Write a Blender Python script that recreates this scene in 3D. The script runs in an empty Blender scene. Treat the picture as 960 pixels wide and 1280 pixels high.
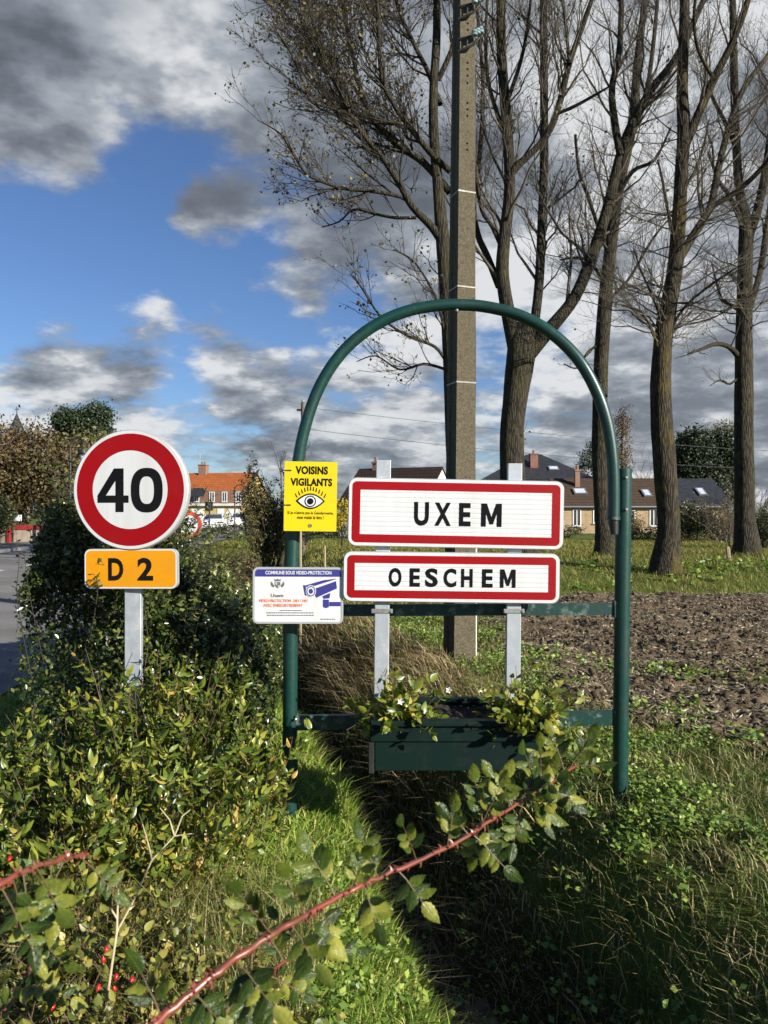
import bpy, math, random
import numpy as np
from mathutils import Vector, Matrix

random.seed(7)
RNG = np.random.default_rng(11)
SC = bpy.context.scene
COL = SC.collection
R = math.radians
CAMZ = 1.6

# ------------------------------------------------------------------ camera
cam = bpy.data.cameras.new('camera')
cam.sensor_fit = 'HORIZONTAL'
cam.sensor_width = 36.0
cam.lens = 36.0
cam.clip_start = 0.05
cam.clip_end = 3000
cam.dof.use_dof = True
cam.dof.focus_distance = 5.5
cam.dof.aperture_fstop = 11.0
camo = bpy.data.objects.new('camera', cam)
COL.objects.link(camo)
camo.location = (0, 0, CAMZ)
camo.rotation_euler = (R(90), 0, 0)
SC.camera = camo

# ------------------------------------------------------------------ sun, sky, exposure
SUN_AZ, SUN_EL = 53.0, 22.5            # degrees to the right of straight behind the camera, height
to_sun = Vector((math.sin(R(SUN_AZ)) * math.cos(R(SUN_EL)), -math.cos(R(SUN_AZ)) * math.cos(R(SUN_EL)), math.sin(R(SUN_EL))))
sun = bpy.data.lights.new('sun', 'SUN')
sun.energy = 5.0
sun.angle = R(0.5)
sun.color = (1.0, 0.94, 0.84)
suno = bpy.data.objects.new('sun', sun)
COL.objects.link(suno)
suno.rotation_euler = (-to_sun).to_track_quat('-Z', 'Y').to_euler()
suno.location = (20, -20, 30)

SC.view_settings.view_transform = 'Standard'
SC.view_settings.look = 'None'
SC.view_settings.exposure = 0.92
SC.view_settings.gamma = 1.0
SC.cycles.use_denoising = True
SC.cycles.adaptive_threshold = 0.02
SC.cycles.max_bounces = 4
SC.cycles.glossy_bounces = 2
SC.cycles.diffuse_bounces = 2
SC.cycles.transmission_bounces = 3
SC.cycles.transparent_max_bounces = 4
SC.cycles.glossy_bounces = 2
SC.cycles.sample_clamp_indirect = 6.0

world = bpy.data.worlds.new('World')
SC.world = world
world.use_nodes = True


class NT:
    """small helper to write node trees"""
    def __init__(self, tree):
        self.t = tree
        self.t.nodes.clear()

    def n(self, typ, **kw):
        nd = self.t.nodes.new(typ)
        for k, v in kw.items():
            setattr(nd, k, v)
        return nd

    def put(self, sock, v):
        if isinstance(v, bpy.types.NodeSocket):
            self.t.links.new(v, sock)
        elif v is not None:
            sock.default_value = v

    def math(self, op, a, b=None, c=None, clamp=False):
        nd = self.n('ShaderNodeMath', operation=op, use_clamp=clamp)
        self.put(nd.inputs[0], a)
        if b is not None:
            self.put(nd.inputs[1], b)
        if c is not None:
            self.put(nd.inputs[2], c)
        return nd.outputs[0]

    def vmath(self, op, a, b=None):
        nd = self.n('ShaderNodeVectorMath', operation=op)
        self.put(nd.inputs[0], a)
        if b is not None:
            self.put(nd.inputs[1], b)
        return nd.outputs['Value'] if op in ('DOT_PRODUCT', 'LENGTH') else nd.outputs[0]

    def maprange(self, v, a, b, c=0.0, d=1.0, smooth=True):
        nd = self.n('ShaderNodeMapRange')
        nd.interpolation_type = 'SMOOTHSTEP' if smooth else 'LINEAR'
        self.put(nd.inputs[0], v)
        for i, x in enumerate((a, b, c, d)):
            self.put(nd.inputs[i + 1], x)
        return nd.outputs[0]

    def noise(self, vec, scale, detail=4, rough=0.55, dist=0.0):
        nd = self.n('ShaderNodeTexNoise')
        self.put(nd.inputs['Vector'], vec)
        nd.inputs['Scale'].default_value = scale
        nd.inputs['Detail'].default_value = detail
        nd.inputs['Roughness'].default_value = rough
        nd.inputs['Distortion'].default_value = dist
        return nd.outputs[0]

    def mix(self, f, a, b, blend='MIX'):
        nd = self.n('ShaderNodeMix', data_type='RGBA', blend_type=blend)
        self.put(nd.inputs[0], f)
        self.put(nd.inputs[6], a if isinstance(a, bpy.types.NodeSocket) else tuple(a) + ((1,) if len(a) == 3 else ()))
        self.put(nd.inputs[7], b if isinstance(b, bpy.types.NodeSocket) else tuple(b) + ((1,) if len(b) == 3 else ()))
        return nd.outputs[2]

    def ramp(self, f, stops, interp='LINEAR'):
        nd = self.n('ShaderNodeValToRGB')
        cr = nd.color_ramp
        cr.interpolation = interp
        while len(cr.elements) < len(stops):
            cr.elements.new(0.5)
        for e, (p, c) in zip(cr.elements, stops):
            e.position = p
            e.color = tuple(c) + (1,) if len(c) == 3 else c
        self.put(nd.inputs[0], f)
        return nd.outputs[0]


def pix_dir(x, y):
    v = Vector(((x - 480) / 960.0, 1.0, (640 - y) / 960.0))
    return v.normalized()


def build_world():
    w = NT(world.node_tree)
    out = w.n('ShaderNodeOutputWorld')
    sky = w.n('ShaderNodeTexSky', sky_type='NISHITA')
    sky.sun_disc = False
    sky.sun_elevation = R(SUN_EL)
    sky.sun_rotation = R(180 - SUN_AZ)
    sky.air_density = 1.0
    sky.dust_density = 0.3
    sky.ozone_density = 2.5
    bg = w.n('ShaderNodeBackground')
    blue = w.mix(0.55, sky.outputs[0], (0.58, 0.84, 1.34), 'MULTIPLY')
    w.put(bg.inputs[0], blue)
    bg.inputs[1].default_value = SKY_STRENGTH
    tc = w.n('ShaderNodeTexCoord')
    d = tc.outputs['Generated']
    sep = w.n('ShaderNodeSeparateXYZ')
    w.put(sep.inputs[0], d)
    # flat cloud deck: direction over height
    den = w.math('ADD', w.math('MAXIMUM', sep.outputs[2], 0.0), 0.28)
    px = w.math('DIVIDE', sep.outputs[0], den)
    py = w.math('DIVIDE', sep.outputs[1], den)
    pz = w.math('MULTIPLY', sep.outputs[2], 1.6)
    comb = w.n('ShaderNodeCombineXYZ')
    for i, s in enumerate((px, py, pz)):
        w.put(comb.inputs[i], s)
    p = comb.outputs[0]
    bias = None
    for (x, y, rad, wgt) in CLOUD_BLOBS:
        c = pix_dir(x, y)
        dot = w.vmath('DOT_PRODUCT', d, tuple(c))
        rr = rad / 960.0
        m = w.maprange(dot, math.cos(rr * 1.15), math.cos(rr * 0.25), 0.0, wgt)
        bias = m if bias is None else w.math('ADD', bias, m)

    # the deck closes up towards the horizon all round
    bias = w.math('ADD', bias, w.maprange(sep.outputs[2], 0.02, 0.24, 0.11, 0.0))
    shb = None
    for (x, y, rad, wgt) in SHADE_BLOBS:
        c = pix_dir(x, y)
        dot = w.vmath('DOT_PRODUCT', d, tuple(c))
        rr = rad / 960.0
        m = w.maprange(dot, math.cos(rr * 1.15), math.cos(rr * 0.2), 0.0, wgt)
        shb = m if shb is None else w.math('ADD', shb, m)

    off = (3.1, 8.4, 1.7)

    def density(vec, det):
        vv = w.vmath('ADD', vec, off)
        a = w.noise(vv, 1.5, det + 1, 0.56, 0.1)
        b = w.noise(vv, 5.2, det, 0.60, 0.0)
        n_ = w.math('ADD', w.math('MULTIPLY', a, 0.58), w.math('MULTIPLY', b, 0.42))
        return w.math('ADD', w.math('MULTIPLY', w.math('SUBTRACT', n_, 0.5), 0.85), bias)

    d0 = density(p, 6)
    ts = Vector((to_sun.x, to_sun.y, 0)).normalized()
    shift = (ts.x * 0.07, ts.y * 0.07, 0.20)
    d1 = density(w.vmath('ADD', p, shift), 4)
    alpha = w.maprange(d0, 0.065, 0.185)
    thick = w.maprange(d1, 0.05, 0.40)
    lit = w.maprange(w.math('SUBTRACT', d0, d1), -0.10, 0.11)
    shade = w.math('ADD', w.math('SUBTRACT', w.math('ADD', w.math('MULTIPLY', lit, 0.66), 0.36), w.math('MULTIPLY', thick, 0.46)), shb, clamp=True)
    colr = w.ramp(shade, [(0.0, (0.14, 0.155, 0.18)), (0.35, (0.235, 0.262, 0.305)), (0.7, (0.43, 0.465, 0.515)), (1.0, (0.86, 0.875, 0.89))])
    bgc = w.n('ShaderNodeBackground')
    w.put(bgc.inputs[0], colr)
    bgc.inputs[1].default_value = CLOUD_STRENGTH
    mx = w.n('ShaderNodeMixShader')
    w.put(mx.inputs[0], w.math('MULTIPLY', alpha, 0.97))
    w.put(mx.inputs[1], bg.outputs[0])
    w.put(mx.inputs[2], bgc.outputs[0])
    w.put(out.inputs[0], mx.outputs[0])
    world.cycles.sampling_method = 'MANUAL'
    world.cycles.sample_map_resolution = 512


SKY_STRENGTH = 0.052
CLOUD_STRENGTH = 0.47
# where clouds stand and where the sky is open, as directions (x, y, radius, weight)
CLOUD_BLOBS = [
    (20, 60, 210, 0.26), (60, 160, 110, 0.14), (280, 10, 140, 0.12), (335, 265, 125, 0.15), (270, 270, 60, 0.05), (205, 243, 50, 0.05),
    (110, 415, 100, 0.12), (330, 430, 95, 0.12), (240, 345, 80, 0.04), (390, 330, 60, 0.05),
    (480, 560, 160, 0.05), (90, 520, 130, 0.06), (250, 490, 110, 0.06), (820, 600, 230, 0.08),
    (820, 150, 400, 0.28), (520, 40, 180, 0.12), (940, 420, 170, 0.10), (560, 260, 110, 0.10), (470, 390, 100, 0.04),
    (80, 245, 130, -0.22), (200, 150, 90, -0.16), (300, 355, 80, -0.08), (60, 330, 120, -0.10), (690, 520, 150, -0.09),
]
SHADE_BLOBS = [
    (40, 150, 170, -0.20), (300, 260, 120, 0.07), (160, 40, 110, 0.10), (215, 85, 80, 0.10), (10, 110, 60, 0.10),
    (110, 395, 70, 0.12), (320, 410, 70, 0.12), (760, 290, 170, 0.26), (560, 330, 120, 0.12), (900, 90, 200, 0.14), (690, 110, 170, 0.26), (860, 510, 220, 0.30), (930, 470, 110, 0.10),
]
build_world()


def P(x, y, Y):
    """a point of the place at distance Y seen at photograph pixel x, y"""
    return Vector(((x - 480) / 960.0 * Y, Y, CAMZ - (y - 640) / 960.0 * Y))


# ------------------------------------------------------------------ materials
MATS = {}


def coords(w, kind='Object', scale=(1, 1, 1)):
    tc = w.n('ShaderNodeTexCoord')
    mp = w.n('ShaderNodeMapping')
    w.put(mp.inputs[0], tc.outputs[kind])
    mp.inputs['Scale'].default_value = scale
    return mp.outputs[0]


def surf(name, c0, c1=None, scale=8.0, rough=0.6, metal=0.0, bump=0.0, bscale=None, stretch=(1, 1, 1), detail=5,
         spec=0.5, dirt=None, dscale=3.0, damt=0.5, lo=0.35, hi=0.65, coat=0.0, emit=None):
    if name in MATS:
        return MATS[name]
    m = bpy.data.materials.new(name)
    m.use_nodes = True
    w = NT(m.node_tree)
    out = w.n('ShaderNodeOutputMaterial')
    b = w.n('ShaderNodeBsdfPrincipled')
    w.put(out.inputs[0], b.outputs[0])
    v = coords(w, 'Object', stretch)
    c1 = c1 or tuple(x * 0.82 for x in c0)
    nz = w.noise(v, scale, detail, 0.6)
    f = w.maprange(nz, lo, hi)
    col = w.mix(f, c0, c1)
    if dirt:
        dn = w.noise(v, dscale, 6, 0.65)
        col = w.mix(w.math('MULTIPLY', w.maprange(dn, 0.5, 0.68), damt), col, dirt)
    w.put(b.inputs['Base Color'], col)
    rn = w.math('ADD', w.math('MULTIPLY', f, 0.12), rough - 0.06)
    w.put(b.inputs['Roughness'], rn)
    b.inputs['Metallic'].default_value = metal
    b.inputs['Specular IOR Level'].default_value = spec
    b.inputs['Coat Weight'].default_value = coat
    if bump:
        bn = w.n('ShaderNodeBump')
        bn.inputs['Strength'].default_value = min(1.0, bump)
        bn.inputs['Distance'].default_value = 0.02
        w.put(bn.inputs['Height'], w.noise(v, bscale or scale * 3, 6, 0.65))
        w.put(b.inputs['Normal'], bn.outputs[0])
    MATS[name] = m
    return m


def leafmat(name, stops, rough=0.45, trans=0.3, spec=0.5, tint=(1.0, 1.0, 0.55), veins=False):
    """foliage: every blade or leaf takes its own tone"""
    if name in MATS:
        return MATS[name]
    m = bpy.data.materials.new(name)
    m.use_nodes = True
    w = NT(m.node_tree)
    out = w.n('ShaderNodeOutputMaterial')
    b = w.n('ShaderNodeBsdfPrincipled')
    geo = w.n('ShaderNodeNewGeometry')
    oi = w.n('ShaderNodeObjectInfo')
    rnd = w.math('FRACT', w.math('ADD', geo.outputs['Random Per Island'], oi.outputs['Random']))
    v = coords(w, 'Object')
    patch = w.math('MULTIPLY', w.math('SUBTRACT', w.noise(v, 2.3, 3), 0.5), 0.7)
    f = w.math('ADD', rnd, patch, clamp=True)
    col = w.ramp(f, stops)
    if veins:
        # midrib, side veins and a few brown blemishes, in the leaf's own coordinates
        sep = w.n('ShaderNodeSeparateXYZ')
        w.put(sep.inputs[0], v)
        ay = w.math('ABSOLUTE', sep.outputs[1])
        mid = w.maprange(ay, 0.006, 0.026, 1.0, 0.0)
        sv = w.math('SINE', w.math('MULTIPLY', w.math('SUBTRACT', sep.outputs[0], w.math('MULTIPLY', ay, 0.9)), 52.0))
        side = w.maprange(sv, 0.72, 1.0, 0.0, 0.6)
        vein = w.math('MAXIMUM', mid, side)
        col = w.mix(w.math('MULTIPLY', vein, 0.16), col, (0.30, 0.33, 0.12))
        sh = w.n('ShaderNodeCombineXYZ')
        w.put(sh.inputs[0], w.math('MULTIPLY', oi.outputs['Random'], 91.0))
        spot = w.maprange(w.noise(w.vmath('ADD', v, sh.outputs[0]), 3.6, 5, 0.65), 0.66, 0.73, 0.0, 0.40)
        col = w.mix(spot, col, (0.13, 0.075, 0.028))
        bn = w.n('ShaderNodeBump')
        bn.inputs['Strength'].default_value = 0.25
        bn.inputs['Distance'].default_value = 0.02
        w.put(bn.inputs['Height'], w.math('SUBTRACT', w.noise(w.vmath('ADD', v, sh.outputs[0]), 5.0, 3), w.math('MULTIPLY', vein, 0.5)))
        w.put(b.inputs['Normal'], bn.outputs[0])
    w.put(b.inputs['Base Color'], col)
    b.inputs['Roughness'].default_value = rough
    b.inputs['Specular IOR Level'].default_value = spec
    tr = w.n('ShaderNodeBsdfTranslucent')
    w.put(tr.inputs[0], w.mix(1.0, col, tint, 'MULTIPLY'))
    mx = w.n('ShaderNodeMixShader')
    mx.inputs[0].default_value = trans
    w.put(mx.inputs[1], b.outputs[0])
    w.put(mx.inputs[2], tr.outputs[0])
    w.put(out.inputs[0], mx.outputs[0])
    MATS[name] = m
    return m


def barkmat(name, base, dark, moss, mossamt=0.5, scale=1.0):
    if name in MATS:
        return MATS[name]
    m = bpy.data.materials.new(name)
    m.use_nodes = True
    w = NT(m.node_tree)
    out = w.n('ShaderNodeOutputMaterial')
    b = w.n('ShaderNodeBsdfPrincipled')
    w.put(out.inputs[0], b.outputs[0])
    v = coords(w, 'Object', (scale, scale, scale * 0.11))
    vd = w.n('ShaderNodeTexVoronoi', feature='DISTANCE_TO_EDGE')
    w.put(vd.inputs['Vector'], v)
    vd.inputs['Scale'].default_value = 25.0
    vd.inputs['Randomness'].default_value = 1.0
    nz = w.noise(v, 34.0, 6, 0.75)
    fur = w.math('ADD', w.math('MULTIPLY', w.maprange(vd.outputs[0], 0.0, 0.30), 0.6), w.math('MULTIPLY', nz, 1.0))
    col = w.mix(w.maprange(fur, 0.3, 1.15), dark, base)
    v2 = coords(w, 'Object', (1, 1, 0.5))
    mm = w.maprange(w.noise(v2, 2.2, 6, 0.7), 0.48, 0.66)
    col = w.mix(w.math('MULTIPLY', mm, mossamt), col, moss)
    w.put(b.inputs['Base Color'], col)
    b.inputs['Roughness'].default_value = 0.9
    b.inputs['Specular IOR Level'].default_value = 0.2
    bn = w.n('ShaderNodeBump')
    bn.inputs['Strength'].default_value = 0.8
    bn.inputs['Distance'].default_value = 0.035
    w.put(bn.inputs['Height'], fur)
    w.put(b.inputs['Normal'], bn.outputs[0])
    MATS[name] = m
    return m


# ------------------------------------------------------------------ object helpers
def link(name, data=None, parent=None, label=None, cat=None, group=None, kind=None):
    o = bpy.data.objects.new(name, data)
    COL.objects.link(o)
    if parent is not None:
        o.parent = parent
    if label:
        o['label'] = label
    if cat:
        o['category'] = cat
    if group:
        o['group'] = group
    if kind:
        o['kind'] = kind
    return o


def thing(name, label, cat, loc=(0, 0, 0), rotz=0.0, group=None):
    o = link(name, None, None, label, cat, group)
    o.location = loc
    o.rotation_euler = (0, 0, rotz)
    o.empty_display_size = 0.1
    return o


class MB:
    """collects polygons for one mesh"""
    def __init__(self):
        self.v = []
        self.f = []

    def add(self, vs, fs):
        k = len(self.v)
        self.v += [tuple(x) for x in vs]
        self.f += [tuple(i + k for i in f) for f in fs]
        return self

    def box(self, x0, x1, y0, y1, z0, z1, bev=0.0):
        if bev <= 0:
            vs = [(x, y, z) for x in (x0, x1) for y in (y0, y1) for z in (z0, z1)]
            fs = [(0, 1, 3, 2), (4, 6, 7, 5), (0, 4, 5, 1), (2, 3, 7, 6), (0, 2, 6, 4), (1, 5, 7, 3)]
            return self.add(vs, fs)
        # box with bevelled vertical and horizontal edges (chamfer)
        vs, idx = [], {}
        for a, (x, sx) in enumerate(((x0, 1), (x1, -1))):
            for b_, (y, sy) in enumerate(((y0, 1), (y1, -1))):
                for c, (z, sz) in enumerate(((z0, 1), (z1, -1))):
                    for k, pt in enumerate(((x, y + sy * bev, z + sz * bev), (x + sx * bev, y, z + sz * bev), (x + sx * bev, y + sy * bev, z))):
                        idx[(a, b_, c, k)] = len(vs)
                        vs.append(pt)
        fs = []
        g = idx
        for a in (0, 1):
            fs.append([g[(a, 0, 0, 0)], g[(a, 0, 1, 0)], g[(a, 1, 1, 0)], g[(a, 1, 0, 0)]])
            fs.append([g[(0, a, 0, 1)], g[(1, a, 0, 1)], g[(1, a, 1, 1)], g[(0, a, 1, 1)]])
            fs.append([g[(0, 0, a, 2)], g[(0, 1, a, 2)], g[(1, 1, a, 2)], g[(1, 0, a, 2)]])
        for i in (0, 1):
            for j in (0, 1):
                fs.append([g[(i, j, 0, 0)], g[(i, j, 1, 0)], g[(i, j, 1, 1)], g[(i, j, 0, 1)]])
                fs.append([g[(i, 0, j, 0)], g[(i, 1, j, 0)], g[(i, 1, j, 2)], g[(i, 0, j, 2)]])
                fs.append([g[(0, i, j, 1)], g[(1, i, j, 1)], g[(1, i, j, 2)], g[(0, i, j, 2)]])
                for k in (0, 1):
                    fs.append([g[(i, j, k, 0)], g[(i, j, k, 1)], g[(i, j, k, 2)]])
        return self.add(vs, fs)

    def tube(self, pts, rad, n=12, caps=True):
        pts = [Vector(p) for p in pts]
        if not isinstance(rad, (list, tuple)):
            rad = [rad] * len(pts)
        ref = None
        vs, fs = [], []
        for i, p in enumerate(pts):
            t = (pts[min(i + 1, len(pts) - 1)] - pts[max(i - 1, 0)]).normalized()
            if ref is None:
                ref = Vector((0, 1, 0)) if abs(t.y) < 0.9 else Vector((1, 0, 0))
            u = (ref - t * ref.dot(t)).normalized()
            ref = u
            w = t.cross(u)
            for k in range(n):
                a = 2 * math.pi * k / n
                vs.append(p + (u * math.cos(a) + w * math.sin(a)) * rad[i])
        for i in range(len(pts) - 1):
            for k in range(n):
                fs.append((i * n + k, i * n + (k + 1) % n, (i + 1) * n + (k + 1) % n, (i + 1) * n + k))
        if caps:
            fs.append(tuple(range(n - 1, -1, -1)))
            fs.append(tuple((len(pts) - 1) * n + k for k in range(n)))
        return self.add(vs, fs)

    def prism(self, poly, y0, y1):
        """polygon in x,z extruded along y (y0 front)"""
        n = len(poly)
        vs = [(x, y0, z) for x, z in poly] + [(x, y1, z) for x, z in poly]
        fs = [tuple(range(n)), tuple(range(2 * n - 1, n - 1, -1))]
        fs += [(i, i + n, (i + 1) % n + n, (i + 1) % n) for i in range(n)]
        return self.add(vs, fs)

    def flat(self, poly, y):
        return self.add([(x, y, z) for x, z in poly], [tuple(range(len(poly)))])

    def ring(self, outer, inner, y0, y1=None):
        """band between two loops of the same length, in x,z; with depth when y1 is given"""
        n = len(outer)
        vs = [(x, y0, z) for x, z in outer] + [(x, y0, z) for x, z in inner]
        fs = [(i, (i + 1) % n, (i + 1) % n + n, i + n) for i in range(n)]
        if y1 is not None:
            vs += [(x, y1, z) for x, z in outer] + [(x, y1, z) for x, z in inner]
            fs += [(i, i + 2 * n, (i + 1) % n + 2 * n, (i + 1) % n) for i in range(n)]
            fs += [(i + n, (i + 1) % n + n, (i + 1) % n + 3 * n, i + 3 * n) for i in range(n)]
            fs += [(i + 2 * n, i + 3 * n, (i + 1) % n + 3 * n, (i + 1) % n + 2 * n) for i in range(n)]
        return self.add(vs, fs)

    def mesh(self, name, mat=None, smooth=False, ang=None):
        me = bpy.data.meshes.new(name)
        me.from_pydata(self.v, [], self.f)
        me.update()
        if mat:
            me.materials.append(mat)
        if smooth:
            me.polygons.foreach_set('use_smooth', [True] * len(me.polygons))
            if ang:
                try:
                    me.set_sharp_from_angle(angle=R(ang))
                except Exception:
                    pass
        return me

    def build(self, name, mat, parent=None, smooth=False, ang=40, **kw):
        return link(name, self.mesh(name, mat, smooth, ang), parent, **kw)


def fast_mesh(name, verts, faces, mat=None, smooth=False):
    """numpy verts (N,3) and faces (M,k) with one k"""
    me = bpy.data.meshes.new(name)
    verts = np.ascontiguousarray(verts, dtype=np.float32)
    faces = np.ascontiguousarray(faces, dtype=np.int32)
    m, k = faces.shape
    me.vertices.add(len(verts))
    me.vertices.foreach_set('co', verts.ravel())
    me.loops.add(m * k)
    me.loops.foreach_set('vertex_index', faces.ravel())
    me.polygons.add(m)
    me.polygons.foreach_set('loop_start', np.arange(0, m * k, k, dtype=np.int32))
    if smooth:
        me.polygons.foreach_set('use_smooth', np.ones(m, dtype=bool))
    me.update(calc_edges=True)
    me.validate()
    if mat:
        me.materials.append(mat)
    return me


def rrect(x0, x1, z0, z1, r, n=6):
    pts = []
    for cx, cz, a0 in ((x1 - r, z0 + r, -90), (x1 - r, z1 - r, 0), (x0 + r, z1 - r, 90), (x0 + r, z0 + r, 180)):
        for k in range(n + 1):
            a = R(a0 + 90 * k / n)
            pts.append((cx + r * math.cos(a), cz + r * math.sin(a)))
    return pts


def circ(cx, cz, r, n=64, sx=1.0):
    return [(cx + sx * r * math.cos(2 * math.pi * k / n), cz + r * math.sin(2 * math.pi * k / n)) for k in range(n)]


def text_mesh(body, x0, x1, z0, z1, y, mat, bold=0.0, spacing=1.0, name='lettering', fit=True, italic=0.0):
    cu = bpy.data.curves.new('lettering', 'FONT')
    cu.body = body
    cu.size = 1.0
    cu.offset = bold
    cu.space_character = spacing
    cu.resolution_u = 4
    cu.shear = italic
    ob = bpy.data.objects.new('lettering', cu)
    COL.objects.link(ob)
    me = bpy.data.meshes.new_from_object(ob)
    bpy.data.objects.remove(ob)
    bpy.data.curves.remove(cu)
    n = len(me.vertices)
    co = np.empty(n * 3, dtype=np.float32)
    me.vertices.foreach_get('co', co)
    co = co.reshape(-1, 3)
    mn, mx = co.min(0), co.max(0)
    u = (co[:, 0] - mn[0]) / (mx[0] - mn[0])
    v = (co[:, 1] - mn[1]) / (mx[1] - mn[1])
    co2 = np.stack([x0 + u * (x1 - x0), np.full(n, y), z0 + v * (z1 - z0)], 1)
    me.vertices.foreach_set('co', co2.astype(np.float32).ravel())
    me.update()
    me.name = name
    me.materials.clear()
    me.materials.append(mat)
    return me


# ------------------------------------------------------------------ numpy noise
def _hash(ix, iy, seed):
    h = (ix.astype(np.int64) * 374761393 + iy.astype(np.int64) * 668265263 + seed * 974634777) & 0x7fffffff
    h = ((h ^ (h >> 13)) * 1274126177) & 0x7fffffff
    return ((h ^ (h >> 16)) & 0xffff) / 65535.0


def vnoise(x, y, seed=0):
    ix, iy = np.floor(x), np.floor(y)
    fx, fy = x - ix, y - iy
    ux, uy = fx * fx * (3 - 2 * fx), fy * fy * (3 - 2 * fy)
    a, b = _hash(ix, iy, seed), _hash(ix + 1, iy, seed)
    c, d = _hash(ix, iy + 1, seed), _hash(ix + 1, iy + 1, seed)
    return (a * (1 - ux) + b * ux) * (1 - uy) + (c * (1 - ux) + d * ux) * uy


def fbm(x, y, octv=4, seed=0, gain=0.5):
    s, a, t = 0.0, 1.0, 0.0
    for k in range(octv):
        s = s + a * vnoise(x * 2 ** k + 13.7 * k, y * 2 ** k + 7.1 * k, seed + k)
        t += a
        a *= gain
    return s / t


def sstep(x, a, b):
    t = np.clip((x - a) / (b - a), 0, 1)
    return t * t * (3 - 2 * t)


# ------------------------------------------------------------------ terrain
def ditch_x(y):
    y = np.asarray(y, dtype=float)
    return np.where(y < 12, 0.46 - 0.27 * (y - 3.15), -1.93 - 0.10 * (y - 12))


DP_D = [-2.4, -1.3, -0.75, -0.46, -0.30, -0.16, 0.10, 0.28, 0.55, 0.85, 1.15, 1.5, 2.2]
DP_H = [0.0, -0.02, -0.13, -0.22, -0.31, -0.68, -0.70, -0.50, -0.24, -0.04, 0.025, 0.03, 0.0]


def road_cx(y):
    y = np.asarray(y, dtype=float)
    return np.where(y < 0, -7.4 - 0.08 * y, np.where(y < 96, -7.4 - 0.097 * y, -16.71 + 0.10 * (y - 96)))


ROAD_HW = 4.7


def road_right(y):
    """width of the road to the right of its middle line: wide junction near, narrower beyond"""
    return np.interp(y, [-40, 8, 30, 300], [4.7, 4.7, 2.4, 2.4])


def terrain(x, y):
    x = np.asarray(x, dtype=float)
    y = np.asarray(y, dtype=float)
    d = x - ditch_x(y)
    wob = (fbm(x * 1.3, y * 1.3, 4, 5) - 0.5) * 0.34 * sstep(0.9 - np.abs(d), 0.0, 0.5)
    z = np.interp(d + wob, DP_D, DP_H)
    rd = np.where(x > road_cx(y), x - road_cx(y) - road_right(y) + ROAD_HW, road_cx(y) - x)
    verge = sstep(rd, ROAD_HW + 0.2, ROAD_HW + 1.0)
    z = z + (fbm(x * 2.0, y * 2.0, 4, 9) - 0.5) * 0.07 * verge
    bank = np.interp(y, [14.4, 15.5, 18.5, 20.5, 24, 32], [0, 0.10, 0.33, 0.42, 0.25, 0.0])
    z = z + bank * sstep(d, 0.8, 2.6)
    z = z - 0.03 * (1 - verge)
    return z
# ------------------------------------------------------------------ ground
def axis(lo, a, b, hi, step, grow=1.13):
    mid = list(np.arange(a, b + step * 0.5, step))
    s, v, left = step, a, []
    while v > lo:
        s *= grow
        v -= s
        left.append(v)
    s, v, right = step, mid[-1], []
    while v < hi:
        s *= grow
        v += s
        right.append(v)
    return np.array(left[::-1] + mid + right)


def grid_mesh(name, xs, ys, zf, mat, smooth=True, keep=None):
    gx, gy = np.meshgrid(xs, ys)
    gz = zf(gx, gy)
    v = np.stack([gx.ravel(), gy.ravel(), gz.ravel()], 1)
    nx, ny = len(xs), len(ys)
    i, j = np.meshgrid(np.arange(nx - 1), np.arange(ny - 1))
    a = (j * nx + i).ravel()
    f = np.stack([a, a + 1, a + nx + 1, a + nx], 1)
    if keep is not None:
        cx = (gx[:-1, :-1] + gx[1:, 1:]).ravel() / 2
        cy = (gy[:-1, :-1] + gy[1:, 1:]).ravel() / 2
        f = f[keep(cx, cy)]
    return fast_mesh(name, v, f, mat, smooth)


def ground_material():
    m = bpy.data.materials.new('soil_and_turf')
    m.use_nodes = True
    w = NT(m.node_tree)
    out = w.n('ShaderNodeOutputMaterial')
    b = w.n('ShaderNodeBsdfPrincipled')
    w.put(out.inputs[0], b.outputs[0])
    v = coords(w, 'Object')
    n1 = w.noise(v, 0.9, 6, 0.65)
    n2 = w.noise(v, 9.0, 6, 0.7)
    turf = w.mix(w.maprange(n2, 0.35, 0.65), (0.055, 0.09, 0.016), (0.13, 0.16, 0.03))
    soil = w.mix(n2, (0.020, 0.016, 0.010), (0.055, 0.043, 0.026))
    sep = w.n('ShaderNodeSeparateXYZ')
    w.put(sep.inputs[0], v)
    low = w.maprange(sep.outputs[2], -0.16, -0.50)
    mixf = w.math('MAXIMUM', low, w.maprange(n1, 0.52, 0.66, 0.0, 0.8))
    w.put(b.inputs['Base Color'], w.mix(mixf, turf, soil))
    b.inputs['Roughness'].default_value = 0.95
    b.inputs['Specular IOR Level'].default_value = 0.15
    bn = w.n('ShaderNodeBump')
    bn.inputs['Strength'].default_value = 0.8
    bn.inputs['Distance'].default_value = 0.05
    w.put(bn.inputs['Height'], w.noise(v, 22.0, 6, 0.7))
    w.put(b.inputs['Normal'], bn.outputs[0])
    return m


GX = axis(-900, -3.2, 4.0, 900, 0.06, 1.11)
GY = axis(-60, 0.6, 15.0, 1500, 0.06, 1.07)
link('ground', grid_mesh('ground', GX, GY, terrain, ground_material()), kind='structure')

# ------------------------------------------------------------------ road, markings, far pavement
asphalt = surf('asphalt', (0.21, 0.20, 0.185), (0.155, 0.148, 0.138), scale=0.6, rough=0.85, bump=0.3, bscale=120, spec=0.25,
               dirt=(0.12, 0.115, 0.105), dscale=0.35, damt=0.7)
ry = np.concatenate([np.arange(-40, 100, 2.0), np.arange(100, 260, 8.0)])


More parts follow.
